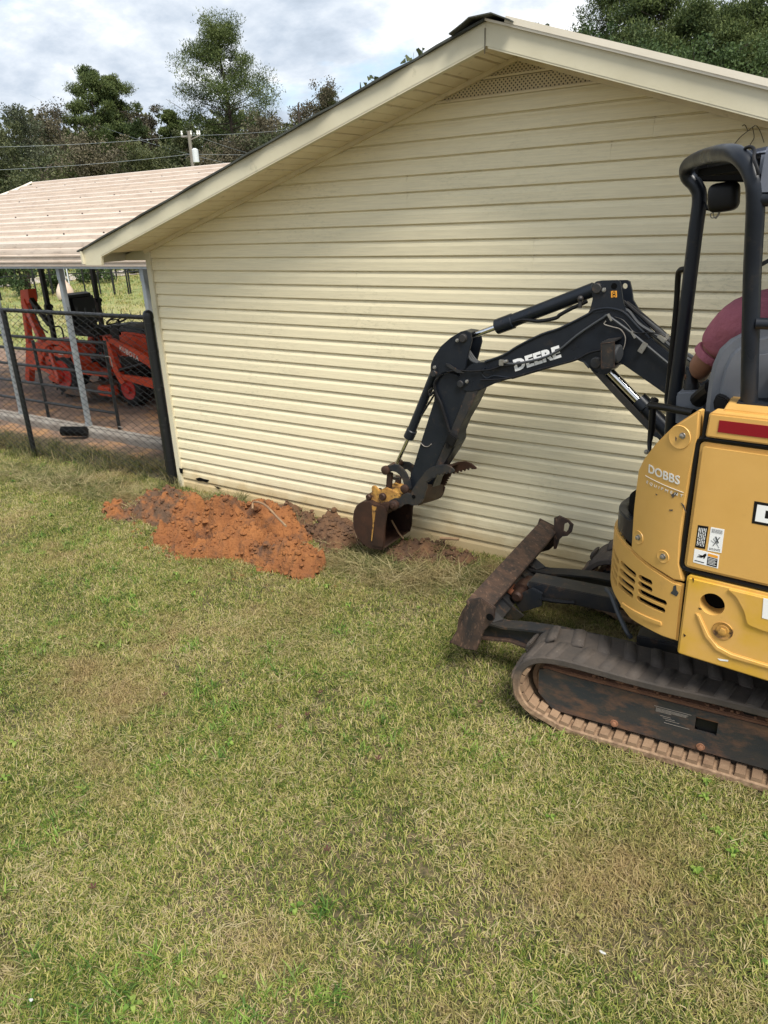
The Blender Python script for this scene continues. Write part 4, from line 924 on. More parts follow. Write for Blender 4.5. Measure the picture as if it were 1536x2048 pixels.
# raised rims of the box section
rim=up[4:17]; m=MB(); m.tube(PY(rim,YB-.002),.007,8,smooth=True,sub=3); mk('boom_rim',m,'navy',boom)
m=MB(); m.tube(PY(low[6:12],YB-.002),.006,8); mk('boom_rim',m,'navy',boom)
m=MB(); m.tube(PY([z3(735,462),z3(690,455),z3(655,452),z3(625,462),z3(605,440),z3(620,415)],YB-.002),.005,8,smooth=True); mk('boom_rim',m,'navy',boom)
# bracket on top, near and far cheek
bk=[z5(262,425),z5(290,370),z5(312,280),z5(300,200),z5(305,150),z5(345,110),z5(400,102),z5(555,98),z5(578,115),z5(600,280),z5(620,360),z5(645,440),z5(520,390)]
plate('boom_bracket',bk,YB-.004,.018,'navy',boom)
fk=[(x,y) for x,y in [z5(470,110),z5(570,98),z5(640,98),z5(668,110),z5(690,200),z5(700,290),z5(750,370),z5(810,450),z5(880,510),z5(965,580),z5(940,590),z5(800,520),z5(650,440),z5(500,300)]]
ybk=YB+DB-.01
m=MB(); hc=z5(622,155); hp=at(*hc,Y=ybk)
bmx=bmesh.new(); pv=PY(fk,ybk); 
aa=[bmx.verts.new(p) for p in pv]; bb=[bmx.verts.new(p+V(0,.018,0)) for p in pv]; bmx.faces.new(aa); bmx.faces.new(bb[::-1])
for i in range(len(aa)): bmx.faces.new((aa[i],bb[i],bb[(i+1)%len(aa)],aa[(i+1)%len(aa)]))
bmesh.ops.recalc_face_normals(bmx,faces=bmx.faces)
cc_=MB(); cc_.lathe(hp-V(0,.05,0),(0,1,0),[(0,.0155),(.12,.0155)],16); bmx=bool_cut(bmx,[(cc_.v,cc_.f)]); me=bpy.data.meshes.new('boom_bracket'); bmx.to_mesh(me); bmx.free(); mk('boom_bracket',me,'navy',boom,sharp=30)
m=MB(); m.lathe(at(*z5(520,155),Y=YB-.0045),(0,-1,0),[(0,.0165),(.0012,.0165)],16); mk('bracket_hole',m,'black_matte',boom)
def pin(px,y,r,name='pivot_pin',parent=None,b2=None):
    p=at(*px,Y=y); m=MB(); m.lathe(p,(0,-1,0),[(-.01,r*1.12),(.004,r*1.12),(.005,r),(.016,r),(.018,r*.9)],24); mk(name,m,'navy_dusty',parent or boom,sharp=30)
    if b2:
        q=at(*b2,Y=y); m=MB(); m.beam(p+V(0,-.003,0),q+V(0,-.003,0),r*1.9,.006,up=(0,1,0)); mk('pin_lock',m,'navy',parent or boom,bevel=.002)
        disc_bolt('lock_bolt',q-V(0,.006,0),(0,-1,0),.008,.012,'bolt',parent or boom)
pin(z5(360,175),YB-.004,.026,b2=z5(425,190)); pin(z3(517,485),YB,.022,b2=z3(543,475))
pin(z5(350,890),YB-.002,.03)
lab=[z5(490,202),z5(545,200),z5(547,262),z5(490,265)]
o=plate('warning_decal',lab,YB-.0055,.0012,'label_orange',boom,bevel=0)
m=MB(); 
for c in (z5(518,222),z5(520,245)): 
    p=at(*c,Y=YB-.006); m.tube([p+V(.007*math.cos(t),0,.009*math.sin(t)) for t in np.linspace(0,2*PI,9)],.0015,4)
mk('decal_print',m,'black',boom)
# maker's lettering, painted in white on the boom
a=at(*z3(748,433),Y=YB-.0005); b=at(*z3(945,372),Y=YB-.0005); c=at(*z3(737,384),Y=YB-.0005)
text_quad('boom_lettering','DEERE',a,b,c,(0,-1,0),.0012,'white',boom,bold=.05,space=1.05)
# pipes and hoses along the boom
YH=YB-.014
m=MB(); m.tube(PY([z3(690,395),z3(745,400),z3(850,380),z3(930,345),z3(1010,280),z3(1090,225),z3(1125,203)]+[z5(440,440),z5(480,452),z5(700,615),z5(850,740),z5(1030,890),z5(1180,1010)],YH),.0075,8,smooth=True,sub=3); mk('boom_pipe',m,'grey_plastic',boom)
m=MB(); m.tube(PY([z3(455,435),z3(500,428),z3(560,432),z3(640,425),z3(690,410),z3(745,405)],YH),.006,8,smooth=True); mk('boom_hose',m,'rubber_hose',boom)
m=MB(); m.tube(PY([z3(600,470),z3(720,462),z3(850,425),z3(1000,385),z3(1060,355),z3(1110,342)],YH),.0065,8,smooth=True); mk('boom_hose',m,'rubber_hose',boom)
for c in (z5(480,455),z5(705,620)):
    m=MB(); p=at(*c,Y=YH); m.box(p,(.012,.02,.045),rm=Matrix.Rotation(R(-35),3,'Y')); mk('pipe_clamp',m,'bolt',boom,bevel=.002)
m=MB(); p=at(*z5(795,745),Y=YH-.004); m.box(p,(.03,.014,.06),rm=Matrix.Rotation(R(28),3,'Y')); mk('pipe_clamp',m,'bolt',boom,bevel=.002)
m=MB(); p=at(*z3(690,395),Y=YH); m.box(p,(.03,.025,.035)); m.cyl(p,p+V(.04,0,.012),.012,8); mk('pipe_block',m,'bolt',boom,bevel=.003)
for i,(dy,pts) in enumerate([(.02,[(540,378),(650,390),(760,520),(950,640),(1120,780),(1300,900)]),(.045,[(610,300),(760,430),(900,560),(1060,700),(1180,800),(1300,880)]),(.07,[(620,330),(720,400),(930,560),(1080,690),(1200,790),(1320,860)]),(.10,[(640,310),(760,400),(960,570),(1100,690),(1220,770)]),(.045,[(600,360),(740,500),(880,610),(1060,750),(1200,860)])]):
    m=MB(); m.tube(PY([z5(*p) for p in pts],YB+dy),.0095,8,smooth=True); mk('boom_hose',m,'rubber_hose' if i%2 else 'grey_plastic',boom)
m=MB(); m.tube(PY([z5(525,452),z5(600,480),z5(650,530),z5(700,590),z5(760,608),z5(850,600),z5(950,612),z5(1010,640)],YH),.004,6,smooth=True); mk('boom_hose',m,'rubber_hose',boom)
m=MB(); m.tube(PY([z5(440,490),z5(425,520),z5(500,545),z5(580,570),z5(625,640),z5(620,720),z5(590,800),z5(560,858)],YH-.01),.0028,5,smooth=True); mk('lamp_wire',m,'concrete',boom)
m=MB(); p=at(*z5(985,655),Y=YB+.03); m.box(p,(.05,.05,.02),rm=Matrix.Rotation(R(38),3,'Y')); p=at(*z5(1030,640),Y=YB+.05); m.box(p,(.015,.02,.03)); mk('hose_fitting',m,'bolt',boom,bevel=.002)
# work lamp guard: open steel box standing off the boom
yl=YB-.13
F_=PY([z5(398,705),z5(522,690),z5(520,930),z5(400,945)],yl); 
m=MB(); m.prism(F_,(0,.01,0)); gd=mk('lamp_guard',m,'navy_dusty',boom,bevel=.002)
bkp=[p+V(0,.128,0) for p in F_]
m=MB(); th=V(0,0,.008)
m.prism([F_[0],F_[1],bkp[1],bkp[0]],(0,0,.008)); m.prism([F_[3],F_[2],bkp[2],bkp[3]],(0,0,-.008)); m.prism([F_[0],F_[3],bkp[3],bkp[0]],(-.006,0,0)); mk('guard_side',m,'navy_dusty',gd)
m=MB(); 
for i in range(4): m.tube([F_[i]-V(0,.001,0),F_[(i+1)%4]-V(0,.001,0)],.0022,5)
mk('rusty_edge',m,'rusty',gd)
m=MB(); lc=at(*z5(530,800),Y=yl+.07); m.lathe(lc,(1,-.2,0),[(-.03,.03),(-.02,.045),(.02,.05),(.028,.04),(.03,.001)],20); mk('work_lamp',m,'grey_plastic',gd)
# boom (lift) cylinder and its guard
yc=YB+.055
m=MB(); m.tube([at(*z5(470,960),Y=yc),at(*z5(790,1290),Y=yc)],.024,20); lcy=mk('lift_cylinder_rod',m,'chrome',ex)
m=MB(); m.tube([at(*z5(760,1258),Y=yc),at(*z5(850,1350),Y=yc),at(*z5(1300,1820),Y=yc)],.046,20); m.lathe(at(*z5(760,1258),Y=yc),at(*z5(860,1362),Y=yc)-at(*z5(760,1258),Y=yc),[(-.01,.052),(.05,.054),(.055,.046)],24); mk('lift_cylinder',m,'navy',ex)
m=MB(); gpts=[z5(280,930),z5(340,985),z5(420,1000),z5(470,1060),z5(830,1440),z5(1000,1640),z5(900,1600),z5(560,1250),z5(300,965)]
plate('cylinder_guard',gpts,YB-.012,.012,'navy_dusty',ex,bevel=.003)
gp2=[z5(440,1000),z5(530,1010),z5(720,1230),z5(800,1330),z5(1040,1620),z5(960,1640),z5(600,1290),z5(420,1050)]
plate('cylinder_guard',gp2,yc+.052,.012,'black_matte',ex,bevel=.003)
m=MB(); m.lathe(at(*z5(420,930),Y=YB-.01),(0,1,0),[(0,.045),(.16,.045)],20); mk('cylinder_eye',m,'navy',ex)
m=MB(); m.tube([at(*z5(860,1310),Y=YB-.01),at(*z5(905,1235),Y=YB-.01)],.017,10); mk('cylinder_port',m,'black',ex)
# arm cylinder on top
ya=YB+.075
A0=at(*z5(330,185),Y=ya); A1=at(*z3(668,243),Y=ya); A2=at(*z3(535,292),Y=ya)
m=MB(); m.cyl(A0,A1,.040,24); m.lathe(A1,(A2-A1),[(-.12,.040),(-.115,.047),(-.004,.047),(.0,.040),(.001,.02)],24); ac=mk('arm_cylinder',m,'navy',ex)
m=MB(); m.cyl(A1,A2,.018,20); mk('arm_cylinder_rod',m,'chrome',ac)
m=MB(); m.tube(PY([z5(260,300),z5(200,330),z5(110,370),z5(0,430)]+[z3(920,205),z3(850,218),z3(780,212),z3(720,228)],ya-.03),.011,8,smooth=True); mk('cylinder_hose',m,'rubber_hose',ac)
m=MB(); p=at(*z5(195,275),Y=ya-.045); m.cyl(p,p-V(0,0,.05),.012,8); m.ball(p,.018,6); mk('cylinder_port',m,'navy_dusty',ac)
# ---- stick (arm)
YS=YB+.008; DS=.134
s1=[z3(408,470),z3(430,448),z3(470,440),z3(500,448),z3(540,500),z3(590,515),z3(560,580),z3(520,650),z3(500,700),z3(500,735),z3(470,790),z3(430,850),z3(400,905),z3(385,950),z3(330,960),z3(288,925),z3(300,880),z3(340,750),z3(375,640),z3(400,560)]
m=MB(); m.prism(PY(s1,YS),(0,DS,0)); stick=mk('dipper_arm',m,'navy',ex,bevel=.004)
# edge ridge that divides the side of the arm
m=MB(); m.beam(at(*z3(527,545),Y=YS-.001),at(*z3(395,850),Y=YS-.001),.012,.006,up=(0,1,0)); mk('arm_ridge',m,'navy',stick)
m=MB(); m.prism(PY([z3(540,520),z3(590,515),z3(505,690),z3(470,780),z3(430,850),z3(400,850),z3(470,690)],YS-.006),(0,.01,0)); mk('arm_side_plate',m,'navy_dusty',stick,bevel=.002)
hd=[z3(515,263),z3(535,258),z3(556,268),z3(562,300),z3(552,340),z3(540,385),z3(535,420),z3(510,440),z3(470,428),z3(435,440),z3(420,462),z3(400,455),z3(386,440),z3(386,405),z3(400,370),z3(430,325),z3(470,290)]
fh=[(x+27,y+3) for x,y in hd]
for pts,y in ((hd,YS-.02),(fh,YS+DS-.004)): plate('arm_head_plate',pts if y<YS else [(x+20,y_+2) for x,y_ in hd],y,.016,'navy',stick)
m=MB(); m.prism(PY([z3(400,372),z3(430,327),z3(480,287),z3(520,262),z3(556,268),z3(545,290),z3(490,305),z3(440,345),z3(412,380)],YS),(0,DS-.004,0)); mk('head_web',m,'navy',stick)
pin(z3(527,290),YS-.02,.024,parent=stick,b2=z3(502,300)); pin(z3(403,440),YS-.02,.02,parent=stick,b2=z3(405,415))
for k in range(3): 
    m=MB(); m.tube(PY([z3(536+k*6,330+k*5),z3(545+k*8,360),z3(560+k*10,385),z3(590+k*8,398)],YB+.03+k*.03),.009,8,smooth=True); mk('arm_hose',m,'grey_plastic',stick)
m=MB(); m.tube(PY([z3(430,445),z3(405,480),z3(408,520),z3(430,570),z3(440,600),z3(455,650),z3(468,690)],YS-.018),.009,8,smooth=True); m.tube(PY([z3(395,505),z3(380,520),z3(385,535),z3(400,520)],YS-.02),.008,8,smooth=True); mk('arm_hose',m,'rubber_hose',stick)
m=MB(); p=at(*z3(478,725),Y=YS-.025); m.box(p,(.07,.04,.07),rm=Matrix.Rotation(R(25),3,'Y')); m.box(at(*z3(462,745),Y=YS-.03),(.03,.03,.05)); mk('valve_block',m,'black',stick,bevel=.006)
m=MB(); m.tube(PY([z3(345,738),z3(360,752),z3(378,752),z3(390,742)],YS-.004),.003,5,smooth=True); mk('wire_tie',m,'concrete',stick)
# cab-side link bracket near the top pivot
plate('hose_bracket',[z3(450,398),z3(465,400),z3(500,425),z3(530,440),z3(500,440),z3(455,410)],YS-.03,.008,'navy_dusty',stick,bevel=.002)
# thumb cylinder / lower plates behind the arm
plate('thumb_mount',[z3(505,700),z3(500,730),z3(470,790),z3(455,830),z3(425,835),z3(430,800),z3(470,720)],YS+.03,.06,'navy_dusty',stick)
# bucket cylinder
yk=YB+.07
K0=at(*z3(404,440),Y=yk); K1=at(*z3(394,520),Y=yk); K2=at(*z3(293,715),Y=yk); K3=at(*z3(240,830),Y=yk)
m=MB(); m.cyl(K0,K2,.031,20); m.lathe(K2,(K3-K2),[(-.07,.031),(-.065,.038),(-.0,.038),(.002,.02)],20); kc=mk('bucket_cylinder',m,'navy',ex)
m=MB(); m.cyl(K2,K3,.014,16); mk('bucket_cylinder_rod',m,'chrome',kc)
m=MB(); m.tube([K1+V(.035,-.02,0),K1+V(-.08,-.02,-.17)],.007,8); mk('cylinder_hose',m,'rubber_hose',kc)
# linkage
z6=lambda u,v:(680+u/5.12,880+v/5.12)
def link(name,pts,y,th=.02,mt='navy_dusty',parent=None): return plate(name,[z6(*p) for p in pts],y,th,mt,parent or ex,bevel=.004)
lk=[(440,290),(455,270),(500,262),(560,250),(600,262),(640,295),(680,350),(712,430),(722,500),(700,525),(650,530),(640,490),(655,470),(640,420),(610,360),(570,330),(530,320),(480,345),(455,340)]
link('link_arm',lk,YB-.035); 
lk2=[(x+ (95 if i<9 else 60),y-28) for i,(x,y) in enumerate(lk)]
link('link_arm',[(580,240),(640,222),(700,230),(750,262),(770,320),(760,380),(720,400),(720,330),(680,300),(640,310),(600,300)],YB+DB+.01)
for (a,b) in (((515,330),(500,510)),((600,370),(590,505))):
    m=MB(); yy=YB+.0 if a[0]<550 else YB+.12; m.beam(at(*z6(*a),Y=yy),at(*z6(*b),Y=yy),.045,.022,up=(0,1,0)); mk('bucket_link',m,'rust_dark',ex,bevel=.004)
m=MB(); m.beam(at(*z6(500,385),Y=YB+.06),at(*z6(610,395),Y=YB+.06),.02,.02); mk('link_tie',m,'navy_dusty',ex)
for c,y in (((468,308),YB-.04),((665,500),YB-.04)):
    m=MB(); m.lathe(at(*z6(*c),Y=y),(0,-1,0),[(-.2,.024),(-.012,.024),(-.01,.032),(.012,.032),(.016,.026)],20); mk('link_pin',m,'rust_dark',ex)
# ---- bucket
YK=YB-.10; WB=.40
ears=[(320,485),(335,468),(358,475),(400,520),(470,490),(560,530),(620,570),(612,600),(560,600),(520,625),(500,660),(470,690),(420,680),(380,690),(320,650),(275,630),(262,600),(275,560),(325,540)]
chk=[(240,632),(200,645),(165,675),(140,730),(130,800),(135,880),(155,950),(190,1010),(230,1060),(300,1110),(430,1130),(450,1050),(455,900),(470,800),(476,750),(462,705),(435,680),(405,668),(378,678),(340,668),(290,640)]
bk=MB(); bk.prism(PY([z6(*p) for p in chk],YK),(0,.018,0)); bucket=mk('bucket',bk,'rust_dark',ex,bevel=.003)
m=MB(); m.prism([p+V(0,WB-.018,0) for p in PY([z6(*p) for p in chk],YK)],(0,.018,0)); mk('bucket_cheek',m,'rust_dark',bucket,bevel=.003)
# curved shell between the cheeks
sh=[(455,690),(405,668),(378,672),(340,662),(290,636),(240,632),(200,645),(165,675),(140,730),(130,800),(135,880),(155,950),(190,1010),(230,1060),(300,1110),(430,1125)]
P0=PY([z6(*p) for p in sh],YK); m=MB(); n=len(P0); inn=[]
cen_=at(*z6(330,880),Y=YK)
for p in P0: inn.append(p+(cen_-p).normalized()*.012)
vs=[]; 
for p,q in zip(P0,inn): vs+=[p+V(0,.004,0),p+V(0,WB-.004,0),q+V(0,.004,0),q+V(0,WB-.004,0)]
fs=[]
for i in range(n-1): a=4*i;b=a+4; fs+=[(a,b,b+1,a+1),(a+2,a+3,b+3,b+2),(a,a+2,b+2,b),(a+1,b+1,b+3,a+3)]
fs+=[(0,1,3,2),(4*n-4,4*n-2,4*n-1,4*n-3)]; m.add(vs,fs); mk('bucket_shell',m,'rust_dark',bucket,sharp=50)
# side cutter lobe and the worn yellow stripe beside it
plate('side_cutter',[z6(*p) for p in ((372,690),(385,672),(420,668),(455,690),(474,745),(468,820),(455,900),(448,1050),(435,1100),(330,1080),(345,950),(355,800))],YK-.012,.012,'rust_dark',bucket,bevel=.003)
plate('yellow_stripe',[z6(*p) for p in ((325,672),(372,688),(356,800),(340,930),(325,1040),(318,1020),(335,850))],YK-.003,.003,'yellow_worn',bucket,bevel=0)
m=MB(); m.prism(PY([z6(*p) for p in ((400,660),(480,650),(500,690),(470,770),(455,700))],YK+.004),(0,WB-.008,0)); mk('bucket_lip',m,'rust_dark',bucket,bevel=.004)
for y in (YB-.045,YB+.14):
    m=MB(); m.prism(PY([z6(*p) for p in ears],y),(0,.02,0)); er=mk('bucket_ear',m,'yellow_worn',bucket,bevel=.004)
m=MB(); m.prism(PY([z6(*p) for p in ((275,630),(320,650),(380,690),(420,680),(500,660),(480,700),(380,720),(260,660))],YK+.02),(0,WB-.04,0)); mk('bucket_top_plate',m,'yellow_worn',bucket,bevel=.004)
m=MB(); m.prism(PY([z6(*p) for p in ((400,520),(470,490),(560,530),(615,570),(560,590),(470,545))],YB-.024),(0,.16,0)); mk('ear_bridge',m,'yellow_worn',bucket,bevel=.003)
for c,rr in (((298,582),.022),((440,578),.028),((545,665),.040)):
    m=MB(); m.lathe(at(*z6(*c),Y=YB-.05),(0,-1,0),[(-.15,rr),(.0,rr),(.012,rr),(.018,rr*.8)]+([(.019,rr*.5),(.03,rr*.45)] if rr>.035 else []),20); mk('bucket_pin',m,'rust_dark',bucket)
m=MB(); m.tube(PY([z6(*p) for p in ((528,820),(560,880),(600,950),(650,1010))],YK+.25),.007,6,smooth=True); mk('bucket_root',m,'root',bucket)
# ---- thumb: two toothed plates joined by a back plate
def teeth(a,b,n,dep):
    out=[]; a=np.array(a,float); b=np.array(b,float); d=(b-a)/n; nn_=np.array([-d[1],d[0]]); nn_/=np.linalg.norm(nn_)
    for i in range(n): out+= [tuple(a+d*i),tuple(a+d*(i+.35)+nn_*dep),tuple(a+d*(i+.7)+nn_*dep)]
    return out+[tuple(b)]
near=[(505,650),(520,615),(560,600),(600,605),(640,560),(690,545),(715,560),(745,500),(790,430),(840,370),(885,310),(930,282),(1000,262),(1080,255),(1130,275),(1165,310),(1168,325)]
near+=teeth((1120,345),(985,372),4,16)+teeth((960,395),(890,450),4,20)+[(885,500),(868,540),(860,590),(835,640),(790,668),(740,672),(700,655),(660,662),(620,690),(560,720),(520,700)]
tpl=plate('thumb',[z6(*p) for p in near],YB-.075,.018,'navy_dusty',ex,bevel=.002)
far=[(1000,330),(1080,280),(1130,250),(1200,228),(1280,222),(1340,245),(1388,285),(1392,300),(1360,300)]+teeth((1350,302),(1130,362),6,20)+teeth((1125,380),(1070,490),5,18)+[(1062,520),(1045,570),(1020,600),(950,570),(960,450)]
plate('thumb_plate',[z6(*p) for p in far],YB+.20,.018,'rust_dark',tpl,bevel=.002)
a=PY([z6(*p) for p in ((900,470),(870,560),(835,645),(800,672))],YB-.06); b=PY([z6(*p) for p in ((1062,470),(1052,560),(1010,605),(850,655))],YB+.20)
m=MB(); vs=a+b+[p+V(.0,0,.012) for p in a]+[p+V(.0,0,.012) for p in b]; fs=[]
for i in range(3): fs+=[(i,i+1,4+i+1,4+i),(8+i,12+i,12+i+1,8+i+1),(i,8+i,9+i,i+1),(4+i,5+i,13+i,12+i)]
fs+=[(0,4,12,8),(3,11,15,7)]; m.add(vs,fs); mk('thumb_web',m,'rust_dark',tpl,sharp=40)
a=PY([z6(*p) for p in ((870,340),(930,285),(1010,265),(1100,262))],YB-.06); b=PY([z6(*p) for p in ((1010,330),(1060,290),(1140,250),(1215,232))],YB+.20)
m=MB(); vs=a+b+[p-V(.0,0,.012) for p in a]+[p-V(.0,0,.012) for p in b]; m.add(vs,fs); mk('thumb_web',m,'rust_dark',tpl,sharp=40)
m=MB(); m.lathe(at(*z6(755,580),Y=YB-.078),(0,-1,0),[(0,.014),(.002,.014)],16); mk('thumb_hole',m,'black_matte',tpl)
m=MB(); m.lathe(at(*z6(562,660),Y=YB-.08),(0,-1,0),[(-.02,.034),(.02,.034),(.026,.026),(.027,.014),(.04,.013)],20); mk('thumb_pin',m,'rust_dark',tpl)
# swing post at the front of the machine, carrying the boom foot
m=MB(); m.prism([V(-.86,4.16,.62),V(-.60,4.16,.55),V(-.40,4.1,.55),V(-.40,4.1,1.05),V(-.62,4.16,1.10),V(-.88,4.16,.98)],(0,.22,0)); mk('swing_post',m,'navy',ex,bevel=.01)
# ---------------- operator
pe=thing('person','operator in a faded red short-sleeved shirt and black cap, seated under the canopy','person',(-.30,3.45,1.48))
def skin(name,V_,E_,rad,mt,parent,lv=2):
    me=bpy.data.meshes.new(name); o0=wpos(parent); me.from_pydata([tuple(Vector(v)-o0) for v in V_],E_,[]); o=bpy.data.objects.new(name,me); COL.objects.link(o); o.parent=parent
    md=o.modifiers.new('s','SKIN'); md.use_smooth_shade=True
    for i,r0 in enumerate(rad): me.skin_vertices[0].data[i].radius=(r0,r0) if not isinstance(r0,tuple) else r0
    me.skin_vertices[0].data[0].use_root=True
    ss=o.modifiers.new('d','SUBSURF'); ss.levels=lv; ss.render_levels=lv
    bpy.context.view_layer.update(); out=bpy.data.meshes.new_from_object(o.evaluated_get(bpy.context.evaluated_depsgraph_get()))
    o.modifiers.clear(); o.data=out; out.materials.clear(); out.materials.append(MT[mt]); out.shade_smooth(); return o
PH=UH; PL=UL; P0_=V(-.27,3.44,1.54)
def q(f,l,z): return P0_+PH*f+PL*l+V(0,0,z)
shL=at(1497,622,Y=3.42); elL=at(1401,731,Y=3.47); haL=at(1402,752,Y=3.76)
hip=q(0,0,0); 
Vb=[hip,q(.02,0,.18),q(.03,0,.34),q(.02,0,.46),q(.02,0,.53),q(.04,0,.60),q(.05,0,.70), shL,elL,haL, q(.06,-.22,.42),q(.10,-.30,.16),q(.32,-.28,.12), q(.02,.10,-.02),q(.42,.14,-.0),q(.45,.14,-.42),q(.57,.14,-.46), q(.02,-.10,-.02),q(.42,-.14,0),q(.45,-.14,-.42),q(.57,-.14,-.46)]
Eb=[(0,1),(1,2),(2,3),(3,4),(4,5),(5,6),(3,7),(7,8),(8,9),(3,10),(10,11),(11,12),(0,13),(13,14),(14,15),(15,16),(0,17),(17,18),(18,19),(19,20)]
rb_=[.13,.13,.14,.12,.055,.085,.080,.056,.057,.034,.055,.045,.03,.09,.07,.05,.04,.09,.07,.05,.04]
skin('body',Vb,Eb,rb_,'skin',pe)
mid=shL.lerp(elL,.76)
Vs=[q(.0,0,-.03),q(.02,0,.18),q(.03,0,.34),q(.015,.0,.47),shL,shL.lerp(elL,.45),mid,q(.06,-.22,.42),q(.09,-.27,.24)]
skin('shirt',Vs,[(0,1),(1,2),(2,3),(3,4),(4,5),(5,6),(3,7),(7,8)],[.155,.155,.165,.135,.11,.096,.086,.085,.072],'shirt',pe)
m=MB(); d=(elL-shL).normalized(); m.lathe(mid-d*.01,d,[(0,.064),(.008,.0685),(.030,.0690),(.032,.064),(.0322,.050)],24); mk('sleeve_hem',m,'shirt',pe,sharp=60)
skin('trousers',[q(0,0,-.01),q(.02,.10,-.02),q(.42,.14,0),q(.45,.14,-.38),q(.02,-.10,-.02),q(.42,-.14,0),q(.45,-.14,-.38)],[(0,1),(1,2),(2,3),(0,4),(4,5),(5,6)],[.155,.11,.085,.07,.11,.085,.07],'trousers',pe)
hc_=q(.055,0,.67)
m=MB(); m.ball(hc_+V(0,0,.045),.108,12,(1,1,.85)); cap=mk('cap',m,'cap',pe)
tipb=at(1519,536,Y=3.50)
m=MB(); m.prism([hc_+V(-.06,-.085,.01),V(tipb.x,3.46,tipb.z),V(tipb.x-.005,3.53,tipb.z),hc_+V(-.06,.085,.01)],(0,0,.018)); mk('cap_brim',m,'cap',cap,bevel=.003)
m=MB(); m.ball(hc_,.098,12,(.95,.95,1.1)); mk('hair',m,'hair',pe)
# hand with five fingers closed on the joystick
def hand(c,fd,up,sgn,parent):
    fd=Vector(fd).normalized(); up=Vector(up).normalized(); sd_=fd.cross(up)
    for i,L in enumerate((.075,.085,.08,.062)):
        b=c+sd_*(.028-.019*i)+fd*.03; m=MB(); m.tube([b,b+fd*L*.45-up*.006,b+fd*L*.62-up*L*.35,b+fd*L*.4-up*L*.62],[.0095,.009,.0085,.007],8,smooth=False); mk('finger',m,'skin',parent,sharp=80)
    b=c+sd_*.035*sgn; m=MB(); m.tube([b,b+fd*.03+sd_*.02*sgn-up*.012,b+fd*.055+sd_*.008*sgn-up*.03],[.012,.011,.009],8); mk('thumb_finger',m,'skin',parent,sharp=80)
    m=MB(); m.ball(c+fd*.01,.042,8,(1,1,.5)); mk('palm',m,'skin',parent,sharp=80)
hand(haL+UH*.02,UH,(0,0,1),-1,pe); hand(q(.34,-.28,.12),UH,(0,0,1),1,pe)
# ------------------------------------------------------------------ chain link fence
fe=thing('chain_link_fence','black chain link fence with a domed corner post running left from the building','fence',(-8,4.68,0))
def post(x,y,h,r,name='fence_post',dome=True,parent=None,mt='fence_black'):
    m=MB(); pr=[(0,r),(h,r)]
    if dome: pr+=[(h,r*1.12),(h+.03,r*1.12)]+[(h+.03+r*1.1*math.sin(t),r*1.1*math.cos(t)) for t in np.linspace(.2,1.5,5)]
    m.lathe(V(x,y,-.05),(0,0,1),pr,16); return mk(name,m,mt,parent or fe,sharp=40)
post(-5.655,4.66,1.66,.044); post(-8.01,4.68,1.62,.028); post(-10.4,4.68,1.62,.028)
m=MB(); m.cyl(V(-5.66,4.68,1.615),V(-12.6,4.68,1.615),.021,12); mk('top_rail',m,'fence_black',fe)
m=MB()
pitch=.066; zz_=np.arange(.03,1.66,pitch/2)
k=0; x=-5.71
while x>-9.4:
    pts=[]
    for i,z in enumerate(zz_):
        sgn=1 if (i+k)%2==0 else -1
        pts.append(V(x+sgn*pitch/2*.96,4.655+.004*sgn+.01*math.sin(z*3+x),z))
    m.tube(pts,.0030,4,cap=False); m.tube([pts[-1],pts[-1]+V(-.01*(1 if (len(zz_)+k)%2==0 else -1),0,.035)],.002,4)
    x-=pitch; k+=1
mk('chain_mesh',m,'wire',fe,kind='stuff',sharp=0)
m=MB(); m.tube([V(-5.71,4.65,.05),V(-5.71,4.65,1.6)],.007,6); mk('tension_bar',m,'fence_black',fe)
for z in (.25,.6,.95,1.3,1.55):
    m=MB(); m.lathe(V(-5.655,4.66,z),(0,0,1),[(0,.0455),(0,.0475),(.022,.0475),(.022,.0455)],16); mk('tension_band',m,'fence_black',fe)
# tube gate panel standing inside the carport
ga=thing('tube_gate','black steel tube gate panel standing behind the carport posts','gate',(-9,5.82,0))
gl,gr=-10.9,-7.93
for z in (1.09,.93,.71,.47,.22): 
    m=MB(); m.tube([V(gl,5.82,z-.01),V(gr,5.82,z)],.02,8); mk('gate_rail',m,'fence_black',ga)
for x_ in (gr,-9.42,gl):
    m=MB(); m.tube([V(x_,5.82,-.02),V(x_,5.82,1.12 if x_!=-9.42 else 1.05)],.022,8); mk('gate_upright',m,'fence_black',ga)
for z in (.93,.05):
    m=MB(); m.tube([V(gr,5.80,z),V(gr+.05,5.79,z+.01),V(gr+.09,5.80,z),V(gr+.1,5.80,z-.12)],.006,6); mk('gate_latch',m,'bolt',ga)
# ------------------------------------------------------------------ carport
cp_=thing('metal_carport','open carport with ribbed tan metal roof on grey steel posts behind the fence','carport',(-9,8,0))
XA,XB=-12.6,-6.15; YN,YR,YFA=5.55,8.4,11.2; ZN,ZR_=2.19,3.12
RIB=.229
def roofz(y): return ZN+(ZR_-ZN)*(1-abs(y-YR)/(YR-YN))
